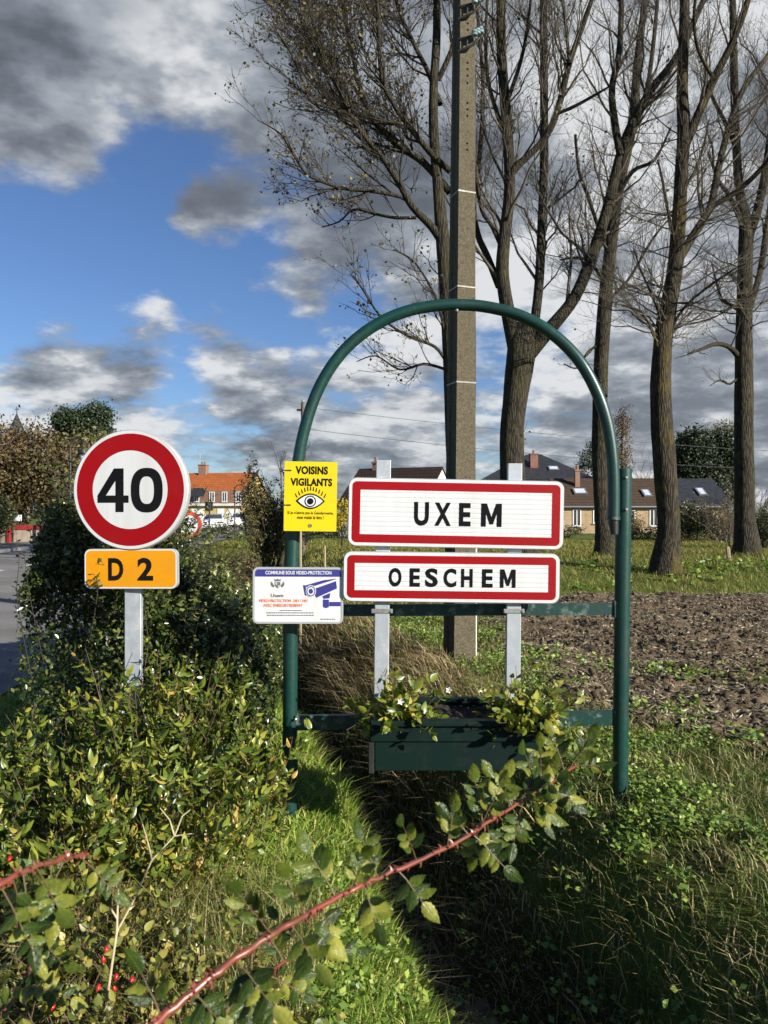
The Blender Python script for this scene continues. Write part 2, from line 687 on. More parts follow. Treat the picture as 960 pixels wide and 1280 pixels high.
def ribbon(name, off0, off1, ys, z, mat, zf=None):
    v, f = [], []
    for y in ys:
        c = float(road_cx(y))
        v += [(c + off0, y, z), (c + (float(road_right(y)) if off1 == ROAD_HW else off1), y, z)]
    for k in range(len(ys) - 1):
        f.append((2 * k, 2 * k + 1, 2 * k + 3, 2 * k + 2))
    mb = MB()
    mb.add(v, f)
    return mb.mesh(name, mat)


road = link('road', ribbon('road', -ROAD_HW, ROAD_HW, ry, 0.0, asphalt), kind='structure')
white_paint = surf('road_paint', (0.70, 0.70, 0.67), (0.5, 0.5, 0.48), scale=6, rough=0.7, dirt=(0.25, 0.24, 0.23), dscale=9, damt=0.6)
for k in range(14):
    y0 = 4.0 + k * 4.6 + 0.5
    off = -1.05
    m = ribbon('lane_marking', off - 0.07, off + 0.07, [y0, y0 + 0.9, y0 + 1.8, y0 + 2.9], 0.004, white_paint)
    link('lane_marking', m, road)
kerbm = surf('kerb_concrete', (0.36, 0.35, 0.32), (0.27, 0.26, 0.24), scale=5, rough=0.85, bump=0.2)
pave = surf('pavement_tarmac', (0.15, 0.135, 0.12), (0.10, 0.09, 0.08), scale=2, rough=0.9, bump=0.3, bscale=60, dirt=(0.2, 0.14, 0.07), dscale=1.2, damt=0.6)
mb = MB()
ys = np.arange(10, 96, 2.0)
v, f = [], []
for y in ys:
    c = float(road_cx(y)) - ROAD_HW
    v += [(c, y, -0.02), (c, y, 0.11), (c - 0.14, y, 0.12), (c - 0.14, y, 0.115), (c - 2.4, y, 0.13), (c - 2.4, y, -0.1)]
for k in range(len(ys) - 1):
    for q in (0, 1):
        f.append((6 * k + q, 6 * k + q + 1, 6 * k + q + 7, 6 * k + q + 6))
kb = MB(); kb.add(v, f)
pv = MB(); pv.add(v, [(6 * k + q, 6 * k + q + 1, 6 * k + q + 7, 6 * k + q + 6) for k in range(len(ys) - 1) for q in (3, 4)])
pavement = pv.build('pavement', pave, kind='structure')
kb.build('kerb', kerbm, pavement)
# concrete drain floor of the ditch
mud = surf('wet_mud', (0.045, 0.038, 0.030), (0.020, 0.017, 0.014), scale=14, rough=0.5, bump=0.8, bscale=18, spec=0.5)
xs = np.linspace(-0.10, 0.10, 12)
ys = np.arange(1.5, 3.6, 0.05)
gx, gy = np.meshgrid(xs, ys)
X = gx + ditch_x(gy) + (vnoise(gy * 1.3, gx * 0 + 3, 4) - .5) * 0.14
Z = np.full_like(X, -0.695) + 0.035 * np.abs(gx / 0.10) ** 2 + (fbm(X * 9, gy * 9, 3, 2) - .5) * 0.05 + 0.01
n_ = len(xs)
ii, jj = np.meshgrid(np.arange(n_ - 1), np.arange(len(ys) - 1))
a_ = (jj * n_ + ii).ravel()
link('ditch_bed', fast_mesh('ditch_bed', np.stack([X.ravel(), gy.ravel(), Z.ravel()], 1), np.stack([a_, a_ + 1, a_ + n_ + 1, a_ + n_], 1), mud, True), kind='structure')

# ------------------------------------------------------------------ ploughed field
def field_edge(y):
    y = np.asarray(y, dtype=float)
    return np.interp(y, [4.6, 4.9, 5.5, 6.1, 7.3, 9.6, 15.0], [3.6, 2.5, 1.95, 1.50, 1.25, 1.22, 1.55])


def field_z(x, y):
    rows = np.sin((y * 1.0 + x * 0.10 + fbm(x, y, 2, 3) * 0.8) * 2 * math.pi / 0.75) * 0.02
    n = fbm(x * 2.6, y * 2.6, 3, 21)
    c = np.abs(fbm(x * 7.5, y * 7.5, 4, 22, 0.65) - 0.5) * 2
    e = sstep(x - field_edge(y), -0.30, 0.35) * sstep(y, 4.5, 5.2) * (1 - sstep(y, 14.4, 15.0))
    return terrain(x, y) - 0.05 + e * (0.075 + rows + (n - 0.5) * 0.11 + (0.35 - c) * 0.10)


fx = axis(0.85, 0.85, 8.5, 60, 0.022, 1.10)
fy = [4.5]
while fy[-1] < 15.2:
    fy.append(fy[-1] + max(0.018, fy[-1] * 0.0035))
soilm = surf('ploughed_soil', (0.150, 0.112, 0.072), (0.060, 0.044, 0.028), scale=5, rough=0.95, bump=1.0, bscale=45, spec=0.15,
             dirt=(0.17, 0.13, 0.085), dscale=11, damt=0.5)
field = link('ploughed_field', grid_mesh('ploughed_field', fx, np.array(fy), field_z, soilm), kind='structure')


# ------------------------------------------------------------------ painted steel and sign materials
green = surf('green_paint', (0.006, 0.040, 0.032), (0.004, 0.030, 0.025), scale=3, rough=0.38, dirt=(0.05, 0.08, 0.06), dscale=26, damt=0.25, spec=0.5, bump=0.04, bscale=60)
green_worn = surf('green_paint_worn', (0.006, 0.040, 0.032), (0.004, 0.030, 0.025), scale=3, rough=0.45, dirt=(0.28, 0.33, 0.30), dscale=19, damt=0.38, lo=0.3, hi=0.6, bump=0.06, bscale=50)
galv = surf('galvanised_steel', (0.46, 0.49, 0.52), (0.36, 0.39, 0.42), scale=16, rough=0.5, metal=0.45, dirt=(0.64, 0.65, 0.64), dscale=9, damt=0.6)
alu = surf('aluminium_edge', (0.55, 0.56, 0.57), (0.47, 0.48, 0.49), scale=12, rough=0.42, metal=0.5)
wsheet = surf('white_sheeting', (0.56, 0.57, 0.575), (0.52, 0.53, 0.53), scale=2.5, rough=0.5, spec=0.25, dirt=(0.46, 0.45, 0.41), dscale=3.0, damt=0.30, stretch=(6, 1, 0.5))
rsheet = surf('red_sheeting', (0.265, 0.002, 0.005), (0.24, 0.002, 0.004), scale=2.5, rough=0.5, spec=0.2, dirt=(0.27, 0.012, 0.012), dscale=6, damt=0.25)
ysheet = surf('amber_sheeting', (0.62, 0.255, 0.006), (0.58, 0.235, 0.005), scale=2.5, rough=0.5, spec=0.2, dirt=(0.48, 0.22, 0.02), dscale=7, damt=0.3)
black = surf('black_print', (0.006, 0.006, 0.007), (0.008, 0.008, 0.009), scale=5, rough=0.7, spec=0.05)
yellow = surf('yellow_print', (0.58, 0.46, 0.006), (0.54, 0.43, 0.006), scale=3, rough=0.5, spec=0.25, dirt=(0.52, 0.43, 0.04), dscale=12, damt=0.2)
navy = surf('navy_print', (0.035, 0.032, 0.20), (0.03, 0.028, 0.18), scale=4, rough=0.42)
orange_print = surf('orange_print', (0.70, 0.17, 0.06), (0.66, 0.15, 0.05), scale=4, rough=0.42)
grey_print = surf('grey_print', (0.10, 0.10, 0.11), (0.12, 0.12, 0.13), scale=4, rough=0.45)
steel = surf('bolt_steel', (0.50, 0.50, 0.48), (0.32, 0.30, 0.28), scale=20, rough=0.4, metal=0.7)
rubber = surf('black_plastic', (0.012, 0.012, 0.012), (0.02, 0.02, 0.02), scale=9, rough=0.5)

SY = 4.2
S = SY / 960.0

# ------------------------------------------------------------------ green arch over the ditch
arch = thing('flower_arch', 'dark green tubular steel arch framing the town name signs', 'arch', (0.4, SY + 0.06, -0.1))
AY = SY + 0.06


def on(parent, p):
    return Vector(p) - parent.location


def AP(x, y, dy=0.0):
    return P(x, y, AY + dy) - arch.location


mb = MB()
mb.tube([AP(361.5, 1060), AP(362, 1000), AP(362.5, 900), AP(363, 800), AP(364.5, 700), AP(367, 640), AP(371, 592)], 0.0405, 28)
mb.build('post', green, arch, True)
mb = MB()
mb.tube([AP(775, 1030), AP(776, 900), AP(778, 740), AP(780, 586)], 0.0425, 28, False)
mb.tube([AP(779.9, 588), AP(779, 640)], 0.038, 24, False)
mb.build('post', green, arch, True)
apts = [(371, 592), (373.5, 570), (381, 535), (393, 498), (409, 466), (430, 438), (456, 415), (487, 397), (520, 386), (552, 381.5), (575, 381), (604, 383),
        (640, 391), (672, 405), (702, 427), (727, 455), (746, 490), (758, 525), (764.5, 562), (767, 600), (767, 649)]
apts = [Vector((a, b, 0)) for a, b in apts]
fine = []
for k in range(len(apts) - 1):
    p0, p1, p2, p3 = apts[max(k - 1, 0)], apts[k], apts[k + 1], apts[min(k + 2, len(apts) - 1)]
    for q in range(4):
        t = q / 4
        fine.append(0.5 * ((2 * p1) + (p2 - p0) * t + (2 * p0 - 5 * p1 + 4 * p2 - p3) * t * t + (3 * p1 - p0 - 3 * p2 + p3) * t ** 3))
fine.append(apts[-1])
mb = MB()
mb.tube([AP(p.x, p.y, -0.0 if p.x < 600 else -0.0 - 0.085 * min(1, (p.x - 600) / 130)) for p in fine], 0.0325, 22)
mb.build('arch_tube', green, arch, True)
mb = MB()
mb.tube([AP(767, 649, -0.085), AP(767.3, 655, -0.085), AP(768, 668, -0.085)], [0.026, 0.026, 0.020], 16)
mb.build('sleeve', rubber, arch, True)
mb = MB()
mb.tube([AP(767, 646, -0.085), AP(767, 650, -0.085)], [0.0355, 0.0355], 20)
mb.build('collar', green_worn, arch, True)


def bar(x0, y0, x1, y1, h, dep, name, mat, parent, Y, org):
    a, b = P(x0, y0, Y) - org, P(x1, y1, Y) - org
    m = MB()
    vs = []
    for p in (a, b):
        for dz, dy in ((-h / 2, 0), (h / 2, 0), (h / 2, dep), (-h / 2, dep)):
            vs.append((p.x, p.y + dy, p.z + dz))
    m.add(vs, [(0, 4, 5, 1), (1, 5, 6, 2), (2, 6, 7, 3), (3, 7, 4, 0), (0, 1, 2, 3), (7, 6, 5, 4)])
    return m.build(name, mat, parent)


bar(371, 763.5, 768, 761.5, 0.064, 0.03, 'rail', green_worn, arch, AY - 0.012, arch.location)
bar(371, 904, 768, 898, 0.080, 0.03, 'rail', green_worn, arch, AY - 0.014, arch.location)
for (xa, y) in ((369.2, 763.6), (369.2, 904), (770.0, 761.6), (770.0, 898.2)):
    c = P(xa, y, AY - 0.016) - arch.location
    mb = MB()
    mb.box(c.x - 0.012, c.x + 0.012, c.y - 0.006, c.y + 0.036, c.z - 0.048, c.z + 0.048, 0.003)
    mb.build('end_plate', green_worn, arch)
for (x, y) in ((369.5, 899), (782.5, 597), (782.5, 637), (571, 388)):
    c = P(x, y, AY - 0.044) - arch.location
    mb = MB()
    mb.tube([c, c + Vector((0, -0.006, 0)), c + Vector((0, -0.010, 0))], [0.008, 0.008, 0.003], 10)
    mb.build('bolt', steel, arch, True)

# ------------------------------------------------------------------ town entry sign
town = thing('town_entry_sign', 'pair of red-bordered white town name panels on two galvanised posts', 'sign', tuple(P(565, 875, SY)))


def TP(x, y, dy=0.0):
    return P(x, y, SY + dy) - town.location


for (x0, x1, yt, yb, tilt) in ((470.5, 488.5, 576, 872, 0), (633, 650.5, 580, 874, 0)):
    a, b = TP(x0, yt), TP(x1, yb)
    xo = (TP(467.5, yb).x - a.x) if x0 < 500 else (TP(630.5, yb).x - a.x)
    mb = MB()
    w_ = b.x - a.x
    prof = [(0, 0.002), (0.003, 0), (w_ - 0.003, 0), (w_, 0.002), (w_, 0.038), (w_ - 0.003, 0.04), (0.003, 0.04), (0, 0.038)]
    n = len(prof)
    vs = [(a.x + px, -0.058 + py, a.z) for px, py in prof] + [(a.x + xo + px, -0.058 + py, b.z) for px, py in prof]
    mb.add(vs, [(i, (i + 1) % n, (i + 1) % n + n, i + n) for i in range(n)] + [tuple(range(n - 1, -1, -1)), tuple(range(n, 2 * n))])
    post = mb.build('post', galv, town)
    # groove and clamp
    cx = (a.x * 0.36 + (a.x + xo) * 0.64)
    zc = TP(0, 762).z
    mb = MB()
    mb.box(cx - 0.018, cx + w_ + 0.018, -0.064, -0.0585, zc - 0.012, zc + 0.012, 0.002)
    cl = mb.build('clamp', steel, town)
    mb = MB()
    for q in (cx - 0.011, cx + w_ + 0.011):
        mb.tube([(q, -0.064, zc), (q, -0.071, zc)], 0.007, 8)
    mb.build('clamp_bolt', steel, cl)


def town_panel(x0, x1, yt, yb, word, tx0, tx1, ty0, ty1, tilt, label, band, bold, boxes):
    """white ribbed panel with a red band, its corner given in photograph pixels"""
    c = TP((x0 + x1) / 2, (yt + yb) / 2)
    W, H = (x1 - x0) * S, (yb - yt) * S
    pn = link('panel', None, town, label)
    pn.location = (c.x, -0.060, c.z)
    pn.rotation_euler = (0, tilt, 0)
    mb = MB()
    rim = 0.020
    o_ = rrect(-W / 2, W / 2, -H / 2, H / 2, 0.045, 7)
    i_ = rrect(-W / 2 + 0.003, W / 2 - 0.003, -H / 2 + 0.003, H / 2 - 0.003, 0.042, 7)
    n = len(o_)
    vs = [(x, -0.030, z) for x, z in i_] + [(x, -0.027, z) for x, z in o_] + [(x, 0.0, z) for x, z in o_]
    fs = [tuple(range(n))] + [(i, i + n, (i + 1) % n + n, (i + 1) % n) for i in range(n)] + [(i + n, i + 2 * n, (i + 1) % n + 2 * n, (i + 1) % n + n) for i in range(n)]
    fs.append(tuple(range(3 * n - 1, 2 * n - 1, -1)))
    mb.add(vs, fs)
    mb.build('edge_frame', alu, pn)
    e = 0.0045
    mb = MB()
    mb.ring(rrect(-W / 2 + e, W / 2 - e, -H / 2 + e, H / 2 - e, 0.041, 7), rrect(-W / 2 + rim, W / 2 - rim, -H / 2 + rim, H / 2 - rim, 0.026, 7), -0.0315)
    mb.build('white_border', wsheet, pn)
    mb = MB()
    mb.ring(rrect(-W / 2 + rim, W / 2 - rim, -H / 2 + rim, H / 2 - rim, 0.026, 7), rrect(-W / 2 + rim + band, W / 2 - rim - band, -H / 2 + rim + band, H / 2 - rim - band, 0.002, 7), -0.0315)
    mb.build('red_border', rsheet, pn)
    # ribbed face: shallow waves of the profile
    k = rim + band - 0.0005
    zs = np.linspace(-H / 2 + k, H / 2 - k, int(H / 0.0035))
    yy = -0.0313 + 0.0018 * np.clip(np.cos(zs / 0.026 * 2 * math.pi) * 3 - 2.2, 0, 1)
    vs = []
    for z, y in zip(zs, yy):
        vs += [(-W / 2 + k, y, z), (W / 2 - k, y, z)]
    mb = MB()
    mb.add(vs, [(2 * i, 2 * i + 1, 2 * i + 3, 2 * i + 2) for i in range(len(zs) - 1)])
    mb.build('face', wsheet, pn, True)
    q0, q1 = (tx0 - (x0 + x1) / 2) * S, (tx1 - (x0 + x1) / 2) * S
    z0, z1 = ((yt + yb) / 2 - ty1) * S, ((yt + yb) / 2 - ty0) * S
    # each letter in its own box; the closing M is drawn with straight stems
    for ch, (la, lb) in zip(word[:-1], boxes):
        e_ = 0.0 if ch in 'EXH' else 0.0012
        link('letter', text_mesh(ch, (la - (x0 + x1) / 2) * S, (lb - (x0 + x1) / 2) * S, z0 - e_ + 0.0012, z1 + e_ - 0.0012, -0.0332, black, bold, name='letter'), pn)
    zw, q1 = (boxes[-1][0] - (x0 + x1) / 2) * S, (boxes[-1][1] - (x0 + x1) / 2) * S
    M_ = [(0, 0), (0.23, 0), (0.23, 0.60), (0.42, 0.10), (0.58, 0.10), (0.77, 0.60), (0.77, 0), (1, 0), (1, 1), (0.73, 1), (0.5, 0.40), (0.27, 1), (0, 1)]
    mb = MB()
    ins = 0.012 * (z1 - z0)
    mb.flat([(zw + u * (q1 - zw), z0 + ins + v_ * (z1 - z0 - 2 * ins)) for u, v_ in M_], -0.0332)
    mb.build('letter', black, pn)


town_panel(436, 700, 600, 684, 'UXEM', 515.5, 625, 628.5, 657.5, R(1.1), 'upper white panel reading UXEM', 0.045, 0.036, [(517, 535), (542, 562), (572, 586), (599, 624)])
town_panel(430, 695, 689.5, 751, 'OESCHEM', 486, 642, 709, 732, R(0.7), 'lower white panel reading OESCHEM', 0.042, 0.036, [(486, 501.5), (511.5, 524), (530.5, 546), (553, 568.5), (574.5, 588.5), (600, 613), (622, 641)])

# ------------------------------------------------------------------ speed limit sign with route plate
YS = 4.16
SS = YS / 960.0
spd = thing('speed_limit_sign', 'round red and white 40 speed sign above an amber D 2 plate', 'sign', tuple(P(166, 1000, YS)))


def SPt(x, y, dy=0.0):
    return P(x, y, YS + dy) - spd.location


mb = MB()
a, b = SPt(155.5, 560), SPt(176, 1010)
mb.box(a.x, b.x, 0.0, 0.04, b.z, a.z, 0.003)
mb.build('post', galv, spd)
c = SPt(167, 612.5)
disc = link('round_plate', None, spd, 'round white plate with red ring and number 40')
disc.location = (c.x, -0.004, c.z)
disc.rotation_euler = (0, 0, R(-7))
r0 = 74.5 * SS
mb = MB()
N = 96
o_, i_ = circ(0, 0, r0, N), circ(0, 0, r0 - 0.004, N)
vs = [(x, -0.040, z) for x, z in i_] + [(x, -0.036, z) for x, z in o_] + [(x, 0.0, z) for x, z in o_]
mb.add(vs, [tuple(range(N))] + [(i, i + N, (i + 1) % N + N, (i + 1) % N) for i in range(N)] + [(i + N, i + 2 * N, (i + 1) % N + 2 * N, (i + 1) % N + N) for i in range(N)] + [tuple(range(3 * N - 1, 2 * N - 1, -1))])
mb.build('rim', alu, disc)
mb = MB(); mb.ring(circ(0, 0, r0 - 0.005, N), circ(0, 0, 69.6 * SS, N), -0.0415); mb.build('white_border', wsheet, disc)
mb = MB(); mb.ring(circ(0, 0, 69.6 * SS, N), circ(0, 0, 48.6 * SS, N), -0.0415); mb.build('red_ring', rsheet, disc)
mb = MB(); mb.flat(circ(0, 0, 48.6 * SS, N), -0.0415); mb.build('white_centre', wsheet, disc)
# the figures 4 and 0
q = SS
four = [(-8.5, -27.5), (-19, -27.5), (-19, -16), (-43, -16), (-43, -7), (-20.5, 26.5), (-8.5, 26.5), (-8.5, -7.2), (-2.2, -7.2), (-2.2, -16), (-8.5, -16)]
fin = [(-19, -7.2), (-19, 10.5), (-31, -7.2)]
mb = MB()
# figure 4 in convex pieces so that the counter stays open
A = [(x * q, z * q) for x, z in [(-18.5, -27.5), (-8, -27.5), (-8, 26.5), (-18.5, 26.5)]]
B = [(x * q, z * q) for x, z in [(-42, -16), (-18.5, -16), (-18.5, -7), (-31, -7), (-42, -7)]]
C = [(x * q, z * q) for x, z in [(-8, -16), (-1.5, -16), (-1.5, -7), (-8, -7)]]
D = [(x * q, z * q) for x, z in [(-42, -7), (-31, -7), (-18.5, 11.5), (-18.5, 26.5), (-20.5, 26.5)]]
for poly in (A, B, C, D):
    mb.flat(poly, -0.043)
mb.build('figure', black, disc)
mb = MB()


def superell(cx, cz, rx, rz, n=48, e=2.5):
    out = []
    for k in range(n):
        t = 2 * math.pi * k / n
        ct, st = math.cos(t), math.sin(t)
        out.append((cx + rx * math.copysign(abs(ct) ** (2 / e), ct), cz + rz * math.copysign(abs(st) ** (2 / e), st)))
    return out


mb.ring(superell(22 * q, -0.5 * q, 20.5 * q, 27.5 * q), superell(22 * q, -0.5 * q, 9.5 * q, 17.0 * q), -0.043)
mb.build('figure', black, disc)
# amber plate
c = SPt(166.5, 710.5)
pl = link('route_plate', None, spd, 'amber rectangular plate reading D 2')
pl.location = (c.x, -0.004, c.z)
pl.rotation_euler = (0, R(-0.4), R(-5))
W, H = 119 * SS, 49.5 * SS
mb = MB()
mb.prism(rrect(-W / 2, W / 2, -H / 2, H / 2, 0.036, 8), -0.03, 0.0)
mb.build('edge_frame', alu, pl)
mb = MB(); mb.ring(rrect(-W / 2 + .002, W / 2 - .002, -H / 2 + .002, H / 2 - .002, 0.034, 8), rrect(-W / 2 + .009, W / 2 - .009, -H / 2 + .009, H / 2 - .009, 0.028, 8), -0.0315); mb.build('white_border', wsheet, pl)
mb = MB(); mb.flat(rrect(-W / 2 + .009, W / 2 - .009, -H / 2 + .009, H / 2 - .009, 0.028, 8), -0.0315); mb.build('amber_face', ysheet, pl)
link('lettering', text_mesh('D', -28.5 * SS, -9.0 * SS, -14.5 * SS, 13.5 * SS, -0.033, black, 0.035), pl)
link('lettering', text_mesh('2', 9.0 * SS, 29.0 * SS, -14.5 * SS, 13.8 * SS, -0.033, black, 0.035), pl)

# ------------------------------------------------------------------ yellow neighbourhood sign on the arch post
YN = 4.19
SN = YN / 960
nb = thing('neighbour_watch_sign', 'yellow upright sign with an open eye tied to the green post', 'sign', tuple(P(387.5, 664, YN - 0.045)))
W, H = 65 * SN, 86 * SN
nb.rotation_euler = (0, R(0.9), R(3))
mb = MB(); mb.prism(rrect(-W / 2, W / 2, 0, H, 0.004, 3), 0, 0.004); mb.build('plate', yellow, nb)


def npx(x, y):
    return ((x - 415) / 310 * W, (498 - y) / 410 * H)


for (word, x0, x1, y0, y1, bold, sp) in (('VOISINS', 325, 515, 115, 163, 0.042, 1.05), ('VIGILANTS', 296, 541, 186, 232, 0.042, 1.05),
                                         ("Si je n'alerte pas la Gendarmerie,", 281, 551, 381, 403, 0.012, 1.0), ('mon voisin le fera !', 338, 494, 406, 427, 0.012, 1.0)):
    a, b = npx(x0, y1), npx(x1, y0)
    link('lettering', text_mesh(word, a[0], b[0], a[1], b[1], -0.0012, black, bold, sp), nb)
eye = link('eye_emblem', None, nb, 'open eye with lashes')


def lens(x0, x1, yc, up, dn, n=20):
    top = [npx(x0 + (x1 - x0) * k / n, yc - up * math.sin(math.pi * k / n) ** 0.9) for k in range(n + 1)]
    bot = [npx(x1 - (x1 - x0) * k / n, yc + dn * math.sin(math.pi * k / n) ** 0.9) for k in range(1, n)]
    return (bot[::-1] + top[::-1])[::-1][::-1]


def orient(poly):
    s = sum(poly[i][0] * poly[(i + 1) % len(poly)][1] - poly[(i + 1) % len(poly)][0] * poly[i][1] for i in range(len(poly)))
    return poly if s > 0 else poly[::-1]


def pflat(poly, y, name, mat, parent):
    m = MB(); m.flat(orient(poly), y)
    return m.build(name, mat, parent)


pflat(lens(328, 500, 320, 45, 48), -0.0012, 'eye_outline', black, eye)
pflat(lens(342, 488, 320, 36, 39), -0.0022, 'eye_white', wsheet, eye)
cx, cz = npx(414, 322)
pflat(circ(cx, cz, 34 / 310 * W, 32), -0.0032, 'iris', black, eye)
pflat(circ(cx, cz, 27 / 310 * W, 32), -0.0042, 'iris_ring', wsheet, eye)
pflat(circ(cx, cz, 19 / 310 * W, 32), -0.0052, 'pupil', black, eye)
mb = MB()
for k in range(11):
    t = k / 10
    x = 336 + t * 158
    yb = 300 - 42 * math.sin(math.pi * t)
    dx = (t - 0.5) * 22
    mb.flat(orient([npx(x - 4, yb), npx(x + 4, yb), npx(x + dx + 2.2, yb - 24), npx(x + dx - 2.2, yb - 24)]), -0.0012)
mb.build('eyelashes', black, eye)
mb = MB()
cx, cz = npx(414, 466)
mb.ring(circ(cx, cz, 0.011, 20), circ(cx, cz, 0.0085, 20), -0.0012)
for k in (-1, 0, 1):
    mb.flat(rrect(cx + k * 0.0052 - 0.0015, cx + k * 0.0052 + 0.0015, cz - 0.006, cz + 0.006, 0.001, 2), -0.0012)
mb.build('crest', grey_print, nb)
for yy in (141, 345):
    a = npx(290, yy)
    mb = MB()
    mb.box(a[0] - 0.012, a[0] + 0.010, -0.004, -0.0008, a[1] - 0.004, a[1] + 0.003, 0.001)
    mb.box(a[0] - 0.045, a[0] - 0.012, -0.004, 0.004, a[1] - 0.003, a[1] + 0.002, 0.001)
    mb.build('cable_tie', rubber, nb)

# ------------------------------------------------------------------ video protection sign
YV = 4.17
SV = YV / 960
vd = thing('video_notice_sign', 'white video protection notice with a navy camera on the post', 'sign', tuple(P(372.5, 779.5, YV - 0.05)))
vd.rotation_euler = (0, R(0.35), R(2))
W, H = 111.5 * SV, 69.5 * SV
mb = MB(); mb.prism(rrect(-W / 2, W / 2, 0, H, 0.028, 7), 0, 0.022); mb.build('edge_frame', alu, vd)
mb = MB(); mb.ring(rrect(-W / 2, W / 2, 0, H, 0.028, 7), rrect(-W / 2 + .011, W / 2 - .011, .011, H - .011, 0.018, 7), -0.003, 0.0); mb.build('raised_border', alu, vd)


def vpx(x, y):
    return ((x - 348) / 540 * W, (1057 - y) / 338 * H)


pflat(rrect(-W / 2 + .011, W / 2 - .011, .011, H - .011, 0.018, 7), -0.0008, 'white_face', wsheet, vd)
x0, z0 = vpx(95, 775); x1, z1 = vpx(606, 728)
top = [p for p in rrect(-W / 2 + .0115, W / 2 - .0115, .0115, H - .0115, 0.0178, 7) if p[1] > z0]
pflat([(-W / 2 + .0115, z0)] + [(W / 2 - .0115, z0)] + top, -0.0016, 'navy_band', navy, vd)
for (word, x0, x1, y0, y1, bold, mt, name) in (('COMMUNE SOUS VIDEO-PROTECTION', 152, 546, 740, 762, 0.030, wsheet, 'lettering'), ('Uxem', 186, 260, 877, 898, 0.02, grey_print, 'lettering'),
                                               ('VIDEO-PROTECTION  24H / 24H', 114, 404, 910, 928, 0.02, orange_print, 'lettering'), ('AVEC ENREGISTREMENT', 141, 375, 938, 956, 0.02, orange_print, 'lettering')):
    a, b = vpx(x0, y1), vpx(x1, y0)
    link(name, text_mesh(word, a[0], b[0], a[1], b[1], -0.0026, mt, bold, 1.0), vd)
mb = MB()
rr_ = random.Random(3)
for (xa, xb, y) in ((238, 370, 978), (160, 440, 992), (163, 443, 1007), (482, 570, 1030)):
    x = xa
    while x < xb:
        L = min(rr_.uniform(5, 15), xb - x)
        p0, p1 = vpx(x, y + 3), vpx(x + L, y - 3)
        mb.flat([(p0[0], p0[1]), (p1[0], p0[1]), (p1[0], p1[1]), (p0[0], p1[1])], -0.0018)
        x += L + 3.5
mb.build('fine_print', grey_print, vd)
cm = link('camera_picture', None, vd, 'navy drawing of a surveillance camera on a bracket')
for poly, dep, mt, nm in (
        ([(388, 828), (500, 795), (572, 787), (580, 845), (456, 902), (440, 870)], -0.0018, navy, 'camera_body'),
        ([(440, 832), (572, 790), (575, 800), (448, 846)], -0.0030, wsheet, 'camera_stripe'),
        ([(376, 826), (392, 826), (400, 888), (388, 888)], -0.0018, navy, 'camera_hood'),
        ([(492, 892), (540, 872), (536, 904), (500, 908)], -0.0018, navy, 'camera_neck'),
        ([(496, 912), (532, 912), (532, 958), (512, 964), (496, 956)], -0.0018, navy, 'camera_bracket'),
        ([(534, 926), (602, 926), (602, 952), (534, 952)], -0.0018, navy, 'camera_arm')):
    pflat([vpx(x, y) for x, y in poly], dep, nm, mt, cm)
cx, cz = vpx(424, 862)
for rad, mt, dep in ((36, wsheet, -0.0030), (31, navy, -0.0038), (25, wsheet, -0.0046), (15, navy, -0.0054)):
    pflat(circ(cx, cz, rad / 540 * W, 28, 0.85), dep, 'camera_lens', mt, cm)
cr = link('crest', None, vd, 'grey coat of arms drawing')
cx, cz = vpx(225, 825)
mb = MB()
mb.flat(orient([(cx - 0.015, cz + 0.016), (cx + 0.015, cz + 0.016), (cx + 0.015, cz - 0.004), (cx, cz - 0.020), (cx - 0.015, cz - 0.004)]), -0.0018)
mb.build('shield', grey_print, cr)
for sx in (-1, 1):
    mb = MB()
    mb.flat(orient([(cx + sx * 0.018, cz - 0.013), (cx + sx * 0.030, cz - 0.010), (cx + sx * 0.037, cz + 0.002), (cx + sx * 0.036, cz + 0.015), (cx + sx * 0.029, cz + 0.019), (cx + sx * 0.030, cz + 0.008), (cx + sx * 0.025, cz + 0.012), (cx + sx * 0.023, cz + 0.001), (cx + sx * 0.018, cz + 0.003)]), -0.0018)
    mb.build('wreath', grey_print, cr)
mb = MB()
mb.flat(orient([(cx - 0.016, cz + 0.020), (cx + 0.016, cz + 0.020), (cx + 0.018, cz + 0.033), (cx + 0.009, cz + 0.028), (cx, cz + 0.034), (cx - 0.009, cz + 0.028), (cx - 0.018, cz + 0.033)]), -0.0018)
mb.build('crown', grey_print, cr)
pale = surf('pale_print', (0.45, 0.45, 0.44), scale=4)
for k, (pa) in enumerate(([(cx - 0.011, cz + 0.013), (cx - 0.002, cz + 0.013), (cx - 0.002, cz + 0.001), (cx - 0.011, cz + 0.001)], [(cx + 0.002, cz - 0.001), (cx + 0.011, cz - 0.001), (cx + 0.011, cz - 0.005), (cx + 0.002, cz - 0.015)])):
    pflat(pa, -0.0026, 'shield_field', pale, cr)
